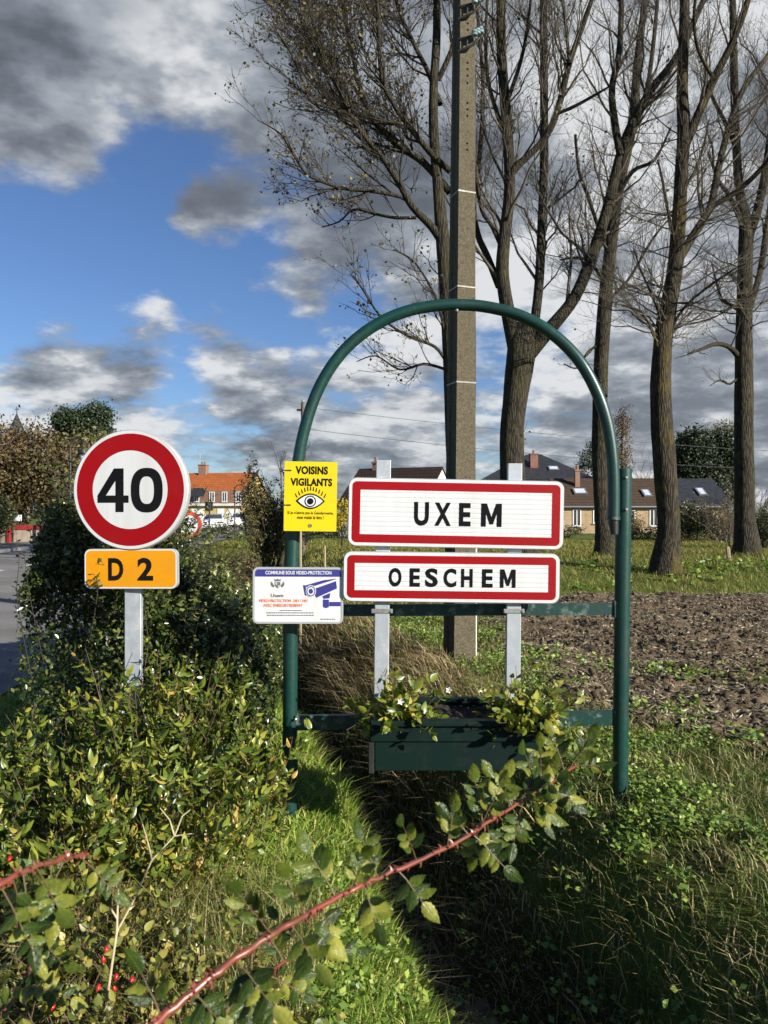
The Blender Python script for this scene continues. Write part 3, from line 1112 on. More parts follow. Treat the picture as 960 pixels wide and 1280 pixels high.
# ------------------------------------------------------------------ planter box between the arch posts
soil_dark = surf('potting_soil', (0.035, 0.026, 0.018), (0.018, 0.014, 0.010), scale=30, rough=0.95, bump=1.0, bscale=60)
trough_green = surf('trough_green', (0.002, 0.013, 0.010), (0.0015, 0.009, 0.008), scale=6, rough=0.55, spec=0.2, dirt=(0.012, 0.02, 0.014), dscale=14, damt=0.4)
PX0, PX1, PY0, PY1 = -0.045, 0.77, 3.72, 4.17
PZ1, PZ0 = 0.575, 0.345
planter = thing('planter_box', 'dark green rectangular flower trough hung under the town sign', 'planter', ((PX0 + PX1) / 2, (PY0 + PY1) / 2, PZ0))
ox, oy, oz = planter.location
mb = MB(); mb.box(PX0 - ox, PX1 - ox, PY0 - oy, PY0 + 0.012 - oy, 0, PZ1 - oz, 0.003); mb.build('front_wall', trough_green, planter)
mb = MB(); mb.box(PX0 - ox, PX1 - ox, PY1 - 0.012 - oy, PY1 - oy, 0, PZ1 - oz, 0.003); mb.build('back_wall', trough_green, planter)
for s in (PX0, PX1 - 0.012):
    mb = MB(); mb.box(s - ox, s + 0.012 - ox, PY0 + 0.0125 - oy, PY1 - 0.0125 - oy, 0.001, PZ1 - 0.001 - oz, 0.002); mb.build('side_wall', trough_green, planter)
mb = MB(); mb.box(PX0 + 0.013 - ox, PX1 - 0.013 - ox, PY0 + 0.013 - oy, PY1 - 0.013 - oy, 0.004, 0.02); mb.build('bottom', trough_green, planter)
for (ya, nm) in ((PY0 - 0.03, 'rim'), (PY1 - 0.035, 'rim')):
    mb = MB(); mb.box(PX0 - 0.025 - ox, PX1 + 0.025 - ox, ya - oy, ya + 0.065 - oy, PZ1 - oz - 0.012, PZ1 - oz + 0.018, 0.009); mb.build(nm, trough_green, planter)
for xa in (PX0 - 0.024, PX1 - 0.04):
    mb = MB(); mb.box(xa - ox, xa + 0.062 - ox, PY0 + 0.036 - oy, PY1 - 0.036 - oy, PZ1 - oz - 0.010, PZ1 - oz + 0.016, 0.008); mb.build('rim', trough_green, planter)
mb = MB(); mb.box(PX0 - 0.022 - ox, PX1 + 0.022 - ox, PY0 - 0.012 - oy, PY0 - 0.0005 - oy, PZ1 - oz - 0.085, PZ1 - oz - 0.0125, 0.003); mb.build('front_lip', trough_green, planter)
for xa in (PX0 - 0.03, PX1 + 0.004):
    mb = MB(); mb.box(xa - ox, xa + 0.026 - ox, PY0 - 0.01 - oy, PY0 + 0.02 - oy, -0.01, PZ1 - oz - 0.09, 0.003); mb.build('bracket', rubber, planter)
sx_, sy_ = np.linspace(PX0 + 0.015, PX1 - 0.015, 60) - ox, np.linspace(PY0 + 0.015, PY1 - 0.015, 34) - oy
link('soil', grid_mesh('soil', sx_, sy_, lambda x, y: 0.165 + fbm(x * 14, y * 14, 4, 41) * 0.07, soil_dark), planter)

# ------------------------------------------------------------------ concrete utility pole
concrete = surf('weathered_concrete', (0.145, 0.122, 0.080), (0.078, 0.066, 0.044), scale=60, rough=0.9, bump=0.7, bscale=160, spec=0.2,
                dirt=(0.06, 0.053, 0.038), dscale=24, damt=0.75, lo=0.3, hi=0.7)
concrete_top = concrete
cable_grey = surf('grey_cable', (0.30, 0.30, 0.29), (0.24, 0.24, 0.23), scale=10, rough=0.5)
band = surf('pale_strap', (0.27, 0.25, 0.20), (0.20, 0.185, 0.15), scale=10, rough=0.5)
YP = 8.1
pole = thing('concrete_utility_pole', 'tall weathered concrete power pole behind the green arch', 'utility pole', tuple(P(574, 640 + 1.62 / YP * 960, YP)))
pole.rotation_euler = (0, R(0.45), R(19))
mb = MB()
zs = [-0.6, 0, 2, 4, 6, 8.5]
prof = lambda w, d: [(-w, -d), (w, -d), (w, -d * 0.45), (w * 0.86, -d * 0.35), (w * 0.86, d * 0.35), (w, d * 0.45), (w, d), (-w, d), (-w, d * 0.45), (-w * 0.86, d * 0.35), (-w * 0.86, -d * 0.35), (-w, -d * 0.45)]
vs = []
for z in zs:
    w_ = 0.124 - 0.0058 * z
    for (x, y) in prof(w_, w_ * 1.15):
        vs.append((x, y, z))
n = 12
fs = [(k * n + i, k * n + (i + 1) % n, (k + 1) * n + (i + 1) % n, (k + 1) * n + i) for k in range(len(zs) - 1) for i in range(n)]
fs += [tuple(range(n - 1, -1, -1)), tuple((len(zs) - 1) * n + i for i in range(n))]
mb.add(vs, fs)
mb.build('shaft', concrete, pole)


def pole_z(ypx):
    return 1.6 - (ypx - 640) / 960 * YP + 0.02


def pole_face(z):
    return -(0.124 - 0.0058 * z) * 1.15


for ypx in (35, 43, 84, 92, 100, 109, 134, 142, 150, 184, 192, 380, 388):
    z = pole_z(ypx)
    mb = MB()
    y = pole_face(z)
    mb.tube([(0.0, y + 0.01, z), (0.0, y - 0.002, z)], 0.0125, 10)
    mb.build('bolt_hole', black, pole)
for ypx in (244, 362, 480, 700, 765):
    z = pole_z(ypx)
    w_ = 0.124 - 0.0058 * z + 0.004
    d_ = w_ * 1.15
    mb = MB()
    o_ = [(-w_, -d_), (w_, -d_), (w_, d_), (-w_, d_)]
    vs = [(x, y, z - 0.008) for x, y in o_] + [(x, y, z + 0.008) for x, y in o_]
    mb.add(vs, [(i, (i + 1) % 4, (i + 1) % 4 + 4, i + 4) for i in range(4)])
    mb.build('strap', band, pole)
mb = MB()
pts = []
for z in np.linspace(-0.2, 6.2, 26):
    w_ = 0.124 - 0.0058 * z
    pts.append((w_ + 0.014 + 0.006 * math.sin(z * 2.3), -w_ * 0.62 + 0.008 * math.sin(z * 1.7), z))
mb.tube(pts, 0.011, 8)
mb.build('cable', rubber, pole, True)
mb = MB()
mb.tube([(0.140, -0.10, -0.2), (0.137, -0.10, 0.9), (0.134, -0.10, 1.45)], 0.014, 8)
mb.build('conduit', surf('white_conduit', (0.62, 0.60, 0.55), scale=8, rough=0.5), pole, True)
glass = surf('insulator_glass', (0.13, 0.22, 0.22), (0.26, 0.36, 0.36), scale=20, rough=0.12, spec=0.8, coat=0.5)
for ypx in (14, 54, -30):
    z = pole_z(ypx)
    y0 = pole_face(z)
    br = MB()
    br.tube([(-0.11, y0 - 0.01, z - 0.16), (-0.03, y0 - 0.05, z - 0.13), (0.03, y0 - 0.08, z - 0.10), (0.085, y0 - 0.10, z - 0.03)], 0.014, 8)
    br.tube([(-0.11, y0 - 0.01, z - 0.03), (0.02, y0 - 0.06, z - 0.0)], 0.010, 8)
    br.tube([(-0.03, y0 - 0.05, z - 0.13), (-0.03, y0 - 0.05, z - 0.01)], 0.010, 8)
    br.build('insulator_bracket', rubber, pole, True)
    for k in range(3):
        g = MB()
        cx, cz = 0.03 + 0.035 * k, z + 0.01 + 0.022 * k
        prof_ = [(0.008, -0.035), (0.03, -0.03), (0.034, -0.012), (0.02, -0.004), (0.031, 0.004), (0.028, 0.022), (0.012, 0.03)]
        g.tube([(cx, y0 - 0.10, cz + h) for r, h in prof_], [r for r, h in prof_], 14)
        g.build('insulator', glass, pole, True)

# ------------------------------------------------------------------ branching
def unit(v):
    return v / np.maximum(np.linalg.norm(v, axis=-1, keepdims=True), 1e-9)


def tube_batch(pts, rad, sides):
    """pts (N,K,3), rad (N,K) -> verts, quads"""
    N, K, _ = pts.shape
    t = np.empty_like(pts)
    t[:, 1:-1] = pts[:, 2:] - pts[:, :-2]
    t[:, 0] = pts[:, 1] - pts[:, 0]
    t[:, -1] = pts[:, -1] - pts[:, -2]
    t = unit(t)
    ref = np.cross(unit(pts[:, -1] - pts[:, 0]), np.array([0.31, 0.52, 0.27]))
    ref = unit(ref)[:, None, :]
    u = unit(ref - t * (ref * t).sum(-1, keepdims=True))
    w = np.cross(t, u)
    a = np.arange(sides) * 2 * math.pi / sides
    ring = (u[:, :, None, :] * np.cos(a)[None, None, :, None] + w[:, :, None, :] * np.sin(a)[None, None, :, None])
    v = pts[:, :, None, :] + ring * rad[:, :, None, None]
    v = v.reshape(-1, 3)
    b = (np.arange(N) * K * sides)[:, None, None] + (np.arange(K - 1) * sides)[None, :, None]
    k = np.arange(sides)
    k2 = (k + 1) % sides
    f = np.stack([b + k, b + k2, b + sides + k2, b + sides + k], -1).reshape(-1, 4)
    return v, f


def spawn(pts, rad, nper, t0, t1, length, amin, amax, up, K, rscale, rtip, rng, curve_up=0.15, wig=0.06, shorten=0.55, side=None):
    """new branches along the given polylines"""
    N, Kp, _ = pts.shape
    cnt = np.asarray(nper) if np.ndim(nper) else np.full(N, nper)
    idx = np.repeat(np.arange(N), cnt)
    M = len(idx)
    t = rng.uniform(t0, t1, M)
    s = t * (Kp - 1)
    i = np.minimum(s.astype(int), Kp - 2)
    f = (s - i)[:, None]
    p = pts[idx, i] * (1 - f) + pts[idx, i + 1] * f
    r = rad[idx, i] * (1 - f[:, 0]) + rad[idx, i + 1] * f[:, 0]
    pd = unit(pts[idx, i + 1] - pts[idx, i])
    rv = rng.normal(size=(M, 3))
    if side is not None:
        rv += np.array(side)
    perp = unit(rv - pd * (rv * pd).sum(-1, keepdims=True))
    a = rng.uniform(amin, amax, M)[:, None]
    d = unit(pd * np.cos(a) + perp * np.sin(a) + np.array([0, 0, up]))
    L = np.asarray(length)[idx] if np.ndim(length) else np.full(M, length)
    L = L * rng.uniform(0.55, 1.25, M) * (1 - shorten * t)
    q = np.linspace(0, 1, K)
    out = p[:, None, :] + d[:, None, :] * (L[:, None] * q)[:, :, None]
    out[:, :, 2] += curve_up * (L[:, None] * q ** 2)
    wv = rng.normal(size=(M, K, 3)) * (wig * L)[:, None, None]
    wv[:, 0] = 0
    out = out + np.cumsum(wv, 1) * 0.6
    r0 = np.minimum(r * rscale, L * 0.022 + 0.0015)
    rr = r0[:, None] * (1 - q) + np.minimum(rtip, r0)[:, None] * q
    return out, rr, L


def crom(pts, per=4):
    """smooth polyline through (x,y,z,r) rows"""
    p = np.array(pts, dtype=float)
    out = []
    for k in range(len(p) - 1):
        a, b, c, d = p[max(k - 1, 0)], p[k], p[k + 1], p[min(k + 2, len(p) - 1)]
        for j in range(per):
            t = j / per
            out.append(0.5 * (2 * b + (c - a) * t + (2 * a - 5 * b + 4 * c - d) * t * t + (3 * b - a - 3 * c + d) * t ** 3))
    out.append(p[-1])
    return np.array(out)


def resample(p, K):
    seg = np.linalg.norm(np.diff(p[:, :3], axis=0), axis=1)
    s = np.concatenate([[0], np.cumsum(seg)])
    q = np.linspace(0, s[-1], K)
    return np.stack([np.interp(q, s, p[:, k]) for k in range(4)], 1), s[-1]


bark = barkmat('poplar_bark', (0.062, 0.053, 0.037), (0.010, 0.0085, 0.006), (0.062, 0.056, 0.020), 0.5)
bark_y = barkmat('lichen_bark', (0.064, 0.053, 0.036), (0.011, 0.009, 0.006), (0.12, 0.088, 0.016), 0.6)
twigm = surf('twig_bark', (0.055, 0.046, 0.034), (0.028, 0.023, 0.017), scale=2.5, rough=0.85, spec=0.2)
twigp = surf('pale_twig_bark', (0.125, 0.105, 0.078), (0.06, 0.05, 0.036), scale=2.5, rough=0.85, spec=0.2)
dryleaf = leafmat('withered_leaf', [(0.0, (0.05, 0.038, 0.02)), (0.5, (0.10, 0.075, 0.03)), (1.0, (0.20, 0.17, 0.04))], 0.6, 0.25)


def diamond(p, t, s, L, wr, fold=0.25):
    """N folded leaves: base p, tip direction t, side s"""
    n = np.cross(t, s)
    L = L[:, None]
    a = p
    b = p + t * L * 0.5 + s * L * wr + n * L * fold * wr
    c = p + t * L
    d = p + t * L * 0.5 - s * L * wr + n * L * fold * wr
    v = np.stack([a, b, c, d], 1).reshape(-1, 3)
    k = np.arange(len(p)) * 4
    f = np.concatenate([np.stack([k, k + 1, k + 2], 1), np.stack([k, k + 2, k + 3], 1)])
    return v, f


def rand_frames(N, rng, up=0.0):
    t = unit(rng.normal(size=(N, 3)) + np.array([0, 0, up]))
    s = unit(np.cross(t, rng.normal(size=(N, 3))))
    return t, s


def joinq(lst):
    vs, fs, k = [], [], 0
    for v, f in lst:
        vs.append(v)
        fs.append(f + k)
        k += len(v)
    return np.concatenate(vs), np.concatenate(fs)


def limb3d(rows, Y, dy0, dy1, up_to=None):
    """pixel rows (x, y, width) with depth running from Y+dy0 to Y+dy1"""
    out = []
    n = len(rows)
    for k, (x, y, w_) in enumerate(rows):
        yy = Y + dy0 + (dy1 - dy0) * (k / (n - 1)) ** 1.3
        p = P(x, y, yy)
        out.append((p.x, p.y, p.z, w_ * yy / 960 / 2))
    return crom(out, 4)


def bare_tree(label, Y, trunk, limbs, seed, mat, dens=1.0, leaves=0, group='tall bare poplars along the field', side=None, wsc=1.0, sprout=0, tw=0.72, tmat=None):
    rng = np.random.default_rng(seed)
    trunk = [(a, b, c_ * wsc) for a, b, c_ in trunk]
    limbs = [([(a, b, c_ * (0.38 + wsc / 2)) for a, b, c_ in r_], d_, e_) for r_, d_, e_ in limbs]
    tr = limb3d(trunk, Y, 0, 0)
    base = Vector((tr[0, 0], Y, float(terrain(tr[0, 0], Y)) - 0.12))
    t = thing('poplar_tree', label, 'tree', tuple(base), 0, group)
    org = np.array([base.x, base.y, base.z])
    # root flare, continuing into the soil
    z0 = base.z
    tr = np.vstack([[tr[0, 0] - 0.03, Y, z0 - 0.2, tr[0, 3] * 1.65], [tr[0, 0], Y, z0 + 0.12, tr[0, 3] * 1.35], [tr[0, 0], Y, z0 + 0.45, tr[0, 3] * 1.12], tr[tr[:, 2] > z0 + 0.8]])
    rows = [(tr, 'trunk')]
    for (r_, a, b) in limbs:
        rows.append((limb3d(r_, Y, a, b), 'limb'))
    LP, LR, LL = [], [], []
    for (p, nm) in rows:
        sides = 20 if nm == 'trunk' else 10
        v, f = tube_batch(p[None, :, :3] - org, p[None, :, 3], sides)
        # bark ridges
        ang = np.tile(np.arange(sides), len(p))
        cen = np.repeat(p[:, :3] - org, sides, axis=0)
        amp = 1 + (0.12 if nm == 'trunk' else 0.08) * (fbm(ang * 1.7 + seed, cen[:, 2] * 0.9, 3, seed) - 0.5) * 2
        v = cen + (v - cen) * amp[:, None]
        link(nm, fast_mesh(nm, v, f, mat, True), t)
        q, L = resample(p, 14)
        LP.append(q[:, :3]); LR.append(q[:, 3]); LL.append(L)
    LP, LR, LL = np.array(LP), np.array(LR), np.array(LL)
    # branches from limbs (the trunk carries fewer)
    cnt = np.array([max(2, int(LL[k] * (5.6 if k else 0.5) * dens)) for k in range(len(LL))])
    b1, r1, L1 = spawn(LP, LR, cnt, 0.12, 0.98, np.minimum(LL * 0.42, 2.5) * np.where(np.arange(len(LL)) == 0, 0.4, 1), 0.45, 1.05, 0.30, 7, 0.50, 0.006, rng, 0.20, 0.045, 0.45, side)
    if sprout:
        s1, sr1, sL1 = spawn(LP[:1], LR[:1], sprout, 0.34, 0.66, 2.3, 0.8, 1.6, -0.05, 7, 0.16, 0.005, rng, 0.12, 0.05, 0.2)
        b1 = np.concatenate([b1, s1]); r1 = np.concatenate([r1, sr1]); L1 = np.concatenate([L1, sL1])
    c2 = np.clip((L1 * 5.5).astype(int), 2, 11)
    b2, r2, L2 = spawn(b1, r1, c2, 0.15, 1.0, L1 * 0.52, 0.4, 0.95, 0.18, 5, 0.65, 0.0055, rng, 0.12, 0.06, 0.45)
    c3 = np.clip((L2 * 9.0).astype(int), 2, 8)
    b3, r3, L3 = spawn(b2, r2, c3, 0.2, 1.0, np.maximum(L2 * 0.55, 0.22), 0.4, 1.0, 0.10, 4, 0.8, 0.0046, rng, 0.08, 0.08, 0.3)
    c = np.array(org)
    v, f = joinq([tube_batch(b1 - c, r1 * (0.5 + tw / 2), 5), tube_batch(b2 - c, r2 * tw, 3), tube_batch(b3 - c, r3 * tw, 3)])
    link('crown', fast_mesh('crown', v, f, tmat or twigp, False), t, kind='stuff')
    if leaves:
        tips = np.concatenate([b3[:, -1], b3[:, -2]])
        tips = tips[rng.permutation(len(tips))[:leaves]] - c
        tt, ss = rand_frames(len(tips), rng, -0.5)
        v, f = diamond(tips, tt, ss, rng.uniform(0.045, 0.095, len(tips)), 0.42)
        link('withered_leaves', fast_mesh('withered_leaves', v, f, dryleaf), t, kind='stuff')
    return len(b1), len(b2), len(b3)


# the tree behind the concrete pole, its crown reaching left
bare_tree('poplar behind the concrete pole whose wide crown of withered leaves spreads left', 17.5,
          [(572, 720, 26), (570, 600, 24), (566, 480, 22), (561, 400, 20), (556, 330, 19), (552, 285, 17), (547, 227, 13), (542, 167, 12), (542, 110, 11), (546, 40, 10), (545, -60, 8), (543, -150, 4)],
          [([(555, 305, 15), (540, 284, 12), (515, 258, 10), (501, 233, 9), (480, 200, 8), (457, 172, 7.5), (440, 147, 7), (425, 114, 6), (408, 85, 5.5), (396, 48, 5), (380, -20, 4), (366, -80, 2)], 0, -1.2),
           ([(562, 240, 11), (530, 204, 10), (500, 183, 9), (467, 150, 7.5), (450, 108, 6.5), (440, 66, 5.5), (427, 0, 5), (415, -80, 3)], 0, 1.6),
           ([(563, 214, 9), (540, 193, 9), (513, 160, 8), (493, 132, 7), (477, 97, 6), (473, 35, 5), (468, -70, 3)], 0, -1.8),
           ([(500, 246, 5), (473, 240, 5.5), (433, 236, 5), (408, 229, 4.5), (383, 217, 4), (366, 192, 3.2), (350, 167, 2.6), (322, 150, 1.5)], -0.4, -2.2),
           ([(520, 272, 5), (493, 272, 4.5), (467, 267, 4), (442, 262, 3), (424, 277, 2.4), (402, 284, 1.4)], -0.3, 0.9),
           ([(437, 143, 4.5), (410, 134, 4), (389, 127, 3.4), (378, 100, 3), (360, 60, 2.5), (338, 30, 1.6)], -0.7, -2.4),
           ([(467, 150, 5), (440, 105, 4.5), (405, 66, 4), (370, 34, 3), (335, 5, 2), (315, -15, 1.2)], 0.6, 2.4),
           ([(550, 130, 8), (535, 90, 7), (515, 50, 6), (495, 0, 5), (480, -80, 3)], 0, 2.2),
           ([(548, 100, 8), (570, 50, 7), (588, 0, 6), (600, -90, 3)], 0, -1.0),
           ([(558, 452, 5), (543, 433, 4.5), (510, 420, 4), (477, 397, 3.2), (452, 360, 2.4), (438, 342, 1.4)], 0, -1.6),
           ([(558, 462, 4.5), (530, 455, 4), (500, 462, 3), (470, 445, 2.2), (446, 452, 1.3)], 0, 1.2),
           ([(557, 430, 4), (548, 380, 3.4), (520, 330, 2.6), (492, 312, 1.8)], 0, -1.2)],
          101, bark, 0.95, 6500, side=(-0.6, 0, -0.1), tw=0.78, tmat=twigm)
# the forked tree right of the pole
bare_tree('poplar forking into three stems just right of the concrete pole', 18.0,
          [(655, 720, 38), (646, 640, 35), (641, 590, 33), (640, 540, 32), (645, 490, 33), (650, 455, 37), (653, 428, 37), (655, 405, 26)],
          [([(646, 440, 26), (636, 395, 22), (628, 345, 20), (630, 300, 18), (637, 235, 17), (634, 160, 16), (627, 70, 15), (626, 0, 13), (622, -90, 9), (620, -170, 4)], 0, -0.8),
           ([(660, 440, 18), (668, 405, 15), (674, 350, 14), (677, 280, 13), (680, 200, 13), (680, 90, 12), (679, 0, 11), (677, -110, 7)], 0.1, 1.4),
           ([(662, 440, 26), (690, 408, 21), (718, 372, 18), (738, 325, 17), (758, 265, 16), (774, 200, 15), (788, 160, 14), (812, 115, 12), (842, 77, 11), (866, 30, 9), (890, -30, 7), (905, -110, 4)], 0, -0.6),
           ([(776, 195, 12), (768, 150, 11), (765, 110, 10), (774, 65, 9), (777, 0, 8), (779, -90, 5)], -0.3, 1.0),
           ([(634, 225, 9), (650, 205, 10), (680, 174, 10), (697, 138, 10), (712, 78, 9), (727, 36, 8), (746, -20, 6), (760, -80, 3)], -0.4, -2.0),
           ([(697, 142, 5), (720, 132, 5), (745, 118, 4), (762, 108, 2.5)], -1.2, -2.2),
           ([(712, 80, 6), (708, 40, 5), (702, -20, 4), (700, -80, 2)], -1.4, -0.4),
           ([(624, 358, 12), (608, 318, 10), (597, 292, 9), (592, 250, 8), (600, 190, 7), (604, 110, 6), (598, 30, 5), (590, -60, 3)], 0, 1.8),
           ([(627, 310, 7), (615, 283, 6), (602, 262, 6), (594, 215, 5), (586, 150, 4), (583, 90, 2.5)], -0.1, -1.6),
           ([(633, 130, 7), (650, 80, 6), (660, 30, 5), (668, -50, 3)], -0.5, -1.8),
           ([(632, 170, 7), (612, 110, 6), (607, 50, 5), (612, -40, 3)], -0.4, 0.8),
           ([(738, 328, 5), (755, 300, 4), (762, 275, 3), (775, 250, 2)], -0.3, 0.8)],
          202, bark, 0.55, 700, wsc=0.95, tw=0.52)
bare_tree('slim dark poplar seen through the right leg of the green arch', 21.0,
          [(757, 705, 30), (753, 640, 25), (750, 570, 24), (750, 500, 23), (752, 440, 22), (757, 370, 21), (763, 310, 19), (771, 245, 18), (783, 190, 16), (791, 150, 14), (797, 80, 12), (806, 0, 10), (812, -100, 7), (815, -170, 3)],
          [([(758, 310, 7), (748, 285, 6), (735, 245, 6), (724, 215, 5), (719, 168, 5)], 0, -1.0),
           ([(757, 360, 5), (740, 330, 5), (722, 322, 4), (700, 325, 2.5)], 0, 1.0),
           ([(786, 180, 9), (805, 130, 8), (815, 70, 7), (822, 0, 6), (830, -90, 3)], 0, 1.5),
           ([(768, 255, 8), (790, 215, 7), (818, 200, 5), (838, 160, 3)], 0, -1.5),
           ([(755, 380, 6), (785, 350, 4.5), (815, 300, 4), (835, 275, 2)], 0, 1.2),
           ([(750, 430, 5), (735, 440, 4), (722, 460, 3), (705, 455, 2)], 0, -1.0)],
          303, bark, 0.55, 150, wsc=0.80, tw=0.50, sprout=34)
bare_tree('stout poplar with yellow lichen standing nearest at the field edge', 17.2,
          [(832, 722, 38), (835, 680, 35), (835, 640, 34), (831, 580, 34), (827, 530, 33), (826, 480, 31), (830, 420, 28), (838, 370, 26), (845, 325, 24), (849, 270, 21), (852, 210, 20), (855, 168, 20), (853, 110, 17), (855, 40, 16), (857, -40, 12), (860, -130, 6)],
          [([(857, 180, 15), (872, 145, 14), (892, 100, 13), (912, 60, 11), (930, 15, 10), (945, -40, 7), (955, -110, 4)], 0, -1.4),
           ([(848, 325, 15), (868, 292, 13), (888, 258, 12), (897, 215, 11), (908, 170, 10), (925, 120, 9), (950, 82, 8), (985, 40, 6), (1010, -20, 3)], 0, 1.4),
           ([(890, 258, 9), (920, 240, 9), (945, 218, 8), (970, 190, 7), (1005, 165, 4)], 0.6, -0.8),
           ([(893, 100, 6), (872, 60, 5), (868, 10, 5), (878, -50, 3)], -0.6, -1.8),
           ([(846, 320, 5), (838, 280, 5), (828, 225, 4), (822, 200, 2.5)], 0, -1.3),
           ([(828, 455, 5), (812, 405, 4), (790, 385, 3), (768, 380, 1.6)], 0, -1.2),
           ([(832, 425, 5), (855, 385, 4.5), (890, 355, 4), (920, 335, 2)], 0, -1.0),
           ([(832, 415, 4), (815, 370, 3.4), (800, 335, 3), (792, 310, 1.6)], 0, 1.0),
           ([(850, 240, 6), (868, 215, 5), (880, 180, 4), (886, 150, 2)], 0, 1.0)],
          404, bark_y, 0.55, 150, wsc=0.80, tw=0.50, sprout=60)
bare_tree('straight poplar at the right end of the row with a crooked low limb', 21.0,
          [(934, 708, 31), (931, 650, 28), (930, 580, 26), (930, 500, 25), (930, 430, 23), (931, 370, 21), (932, 310, 20), (932, 280, 18), (924, 235, 12), (919, 150, 11), (917, 60, 10), (915, -30, 8), (913, -120, 4)],
          [([(935, 300, 14), (947, 262, 13), (957, 215, 12), (966, 150, 10), (975, 60, 8), (985, -40, 5)], 0, -1.2),
           ([(937, 385, 10), (950, 340, 9), (958, 290, 9), (966, 240, 7), (980, 190, 4)], 0, 1.6),
           ([(925, 448, 9), (912, 434, 8), (895, 430, 7), (878, 436, 5), (860, 442, 3)], 0, -1.5),
           ([(925, 388, 7), (915, 382, 6), (903, 375, 5), (898, 362, 4), (890, 330, 2)], 0, 1.0),
           ([(928, 280, 8), (912, 245, 7), (898, 225, 5), (885, 190, 3)], 0, -1.2),
           ([(922, 190, 7), (905, 150, 6), (890, 120, 5), (880, 85, 3)], 0, 1.2),
           ([(925, 470, 4), (912, 480, 3.4), (900, 475, 2.5), (888, 482, 1.4)], 0, -1.0)],
          505, bark, 0.55, 150, wsc=0.88, tw=0.50, sprout=40)
# ------------------------------------------------------------------ buildings and street things in the distance
cream = surf('cream_render', (0.62, 0.58, 0.48), (0.52, 0.48, 0.39), scale=0.8, rough=0.9)
white_wall = surf('white_render', (0.66, 0.65, 0.61), (0.55, 0.54, 0.50), scale=0.8, rough=0.9)
yellow_wall = surf('yellow_render', (0.52, 0.38, 0.13), (0.46, 0.33, 0.11), scale=0.7, rough=0.9)
window_white = surf('window_white', (0.72, 0.72, 0.70), (0.65, 0.65, 0.63), scale=3, rough=0.5)
pane_dark = surf('window_glass', (0.03, 0.035, 0.04), (0.06, 0.065, 0.07), scale=0.5, rough=0.08, spec=0.8)
slate = surf('black_slate', (0.018, 0.019, 0.022), (0.030, 0.031, 0.034), scale=4, rough=0.5, bump=0.3, bscale=8)
brown_wood = surf('dark_shutter', (0.06, 0.045, 0.04), scale=3)


def courses(name, c0, c1, joint, sx, sz, mortar=0.03, vertical=True):
    """brick or tile courses seen from far away"""
    if name in MATS:
        return MATS[name]
    m = bpy.data.materials.new(name)
    m.use_nodes = True
    w = NT(m.node_tree)
    out = w.n('ShaderNodeOutputMaterial')
    b = w.n('ShaderNodeBsdfPrincipled')
    w.put(out.inputs[0], b.outputs[0])
    tc = w.n('ShaderNodeTexCoord')
    sep = w.n('ShaderNodeSeparateXYZ')
    w.put(sep.inputs[0], tc.outputs['Object'])
    cb = w.n('ShaderNodeCombineXYZ')
    w.put(cb.inputs[0], w.math('ADD', sep.outputs[0], sep.outputs[1]))
    w.put(cb.inputs[1], sep.outputs[2])
    br = w.n('ShaderNodeTexBrick')
    w.put(br.inputs['Vector'], cb.outputs[0])
    br.inputs['Scale'].default_value = 1.0
    br.inputs['Brick Width'].default_value = sx
    br.inputs['Row Height'].default_value = sz
    br.inputs['Mortar Size'].default_value = mortar
    br.inputs['Color1'].default_value = c0 + (1,)
    br.inputs['Color2'].default_value = c1 + (1,)
    br.inputs['Mortar'].default_value = joint + (1,)
    nz = w.noise(coords(w, 'Object'), 0.9, 5, 0.65)
    w.put(b.inputs['Base Color'], w.mix(w.maprange(nz, 0.35, 0.7, 0, 0.45), br.outputs[0], tuple(x * 0.55 for x in c0)))
    b.inputs['Roughness'].default_value = 0.85
    b.inputs['Specular IOR Level'].default_value = 0.2
    bn = w.n('ShaderNodeBump')
    bn.inputs['Strength'].default_value = 0.5
    bn.inputs['Distance'].default_value = 0.03
    w.put(bn.inputs['Height'], w.math('SUBTRACT', 1.0, br.outputs[1]))
    w.put(b.inputs['Normal'], bn.outputs[0])
    MATS[name] = m
    return m


brick_y = courses('buff_brick', (0.42, 0.29, 0.15), (0.33, 0.21, 0.10), (0.40, 0.35, 0.27), 0.24, 0.075, 0.012)
brick_r = courses('red_brick', (0.24, 0.085, 0.055), (0.18, 0.065, 0.045), (0.28, 0.24, 0.20), 0.24, 0.08, 0.012)
brick_b = courses('brown_brick', (0.26, 0.13, 0.085), (0.20, 0.10, 0.065), (0.28, 0.24, 0.20), 0.24, 0.08, 0.012)
tile_b = courses('brown_tiles', (0.098, 0.064, 0.040), (0.066, 0.044, 0.029), (0.03, 0.02, 0.015), 0.22, 0.21, 0.03)
tile_o = courses('orange_tiles', (0.42, 0.125, 0.035), (0.34, 0.095, 0.028), (0.18, 0.055, 0.02), 0.24, 0.22, 0.02)
tile_d = courses('dark_brown_tiles', (0.045, 0.026, 0.02), (0.032, 0.02, 0.016), (0.012, 0.009, 0.008), 0.24, 0.22, 0.03)


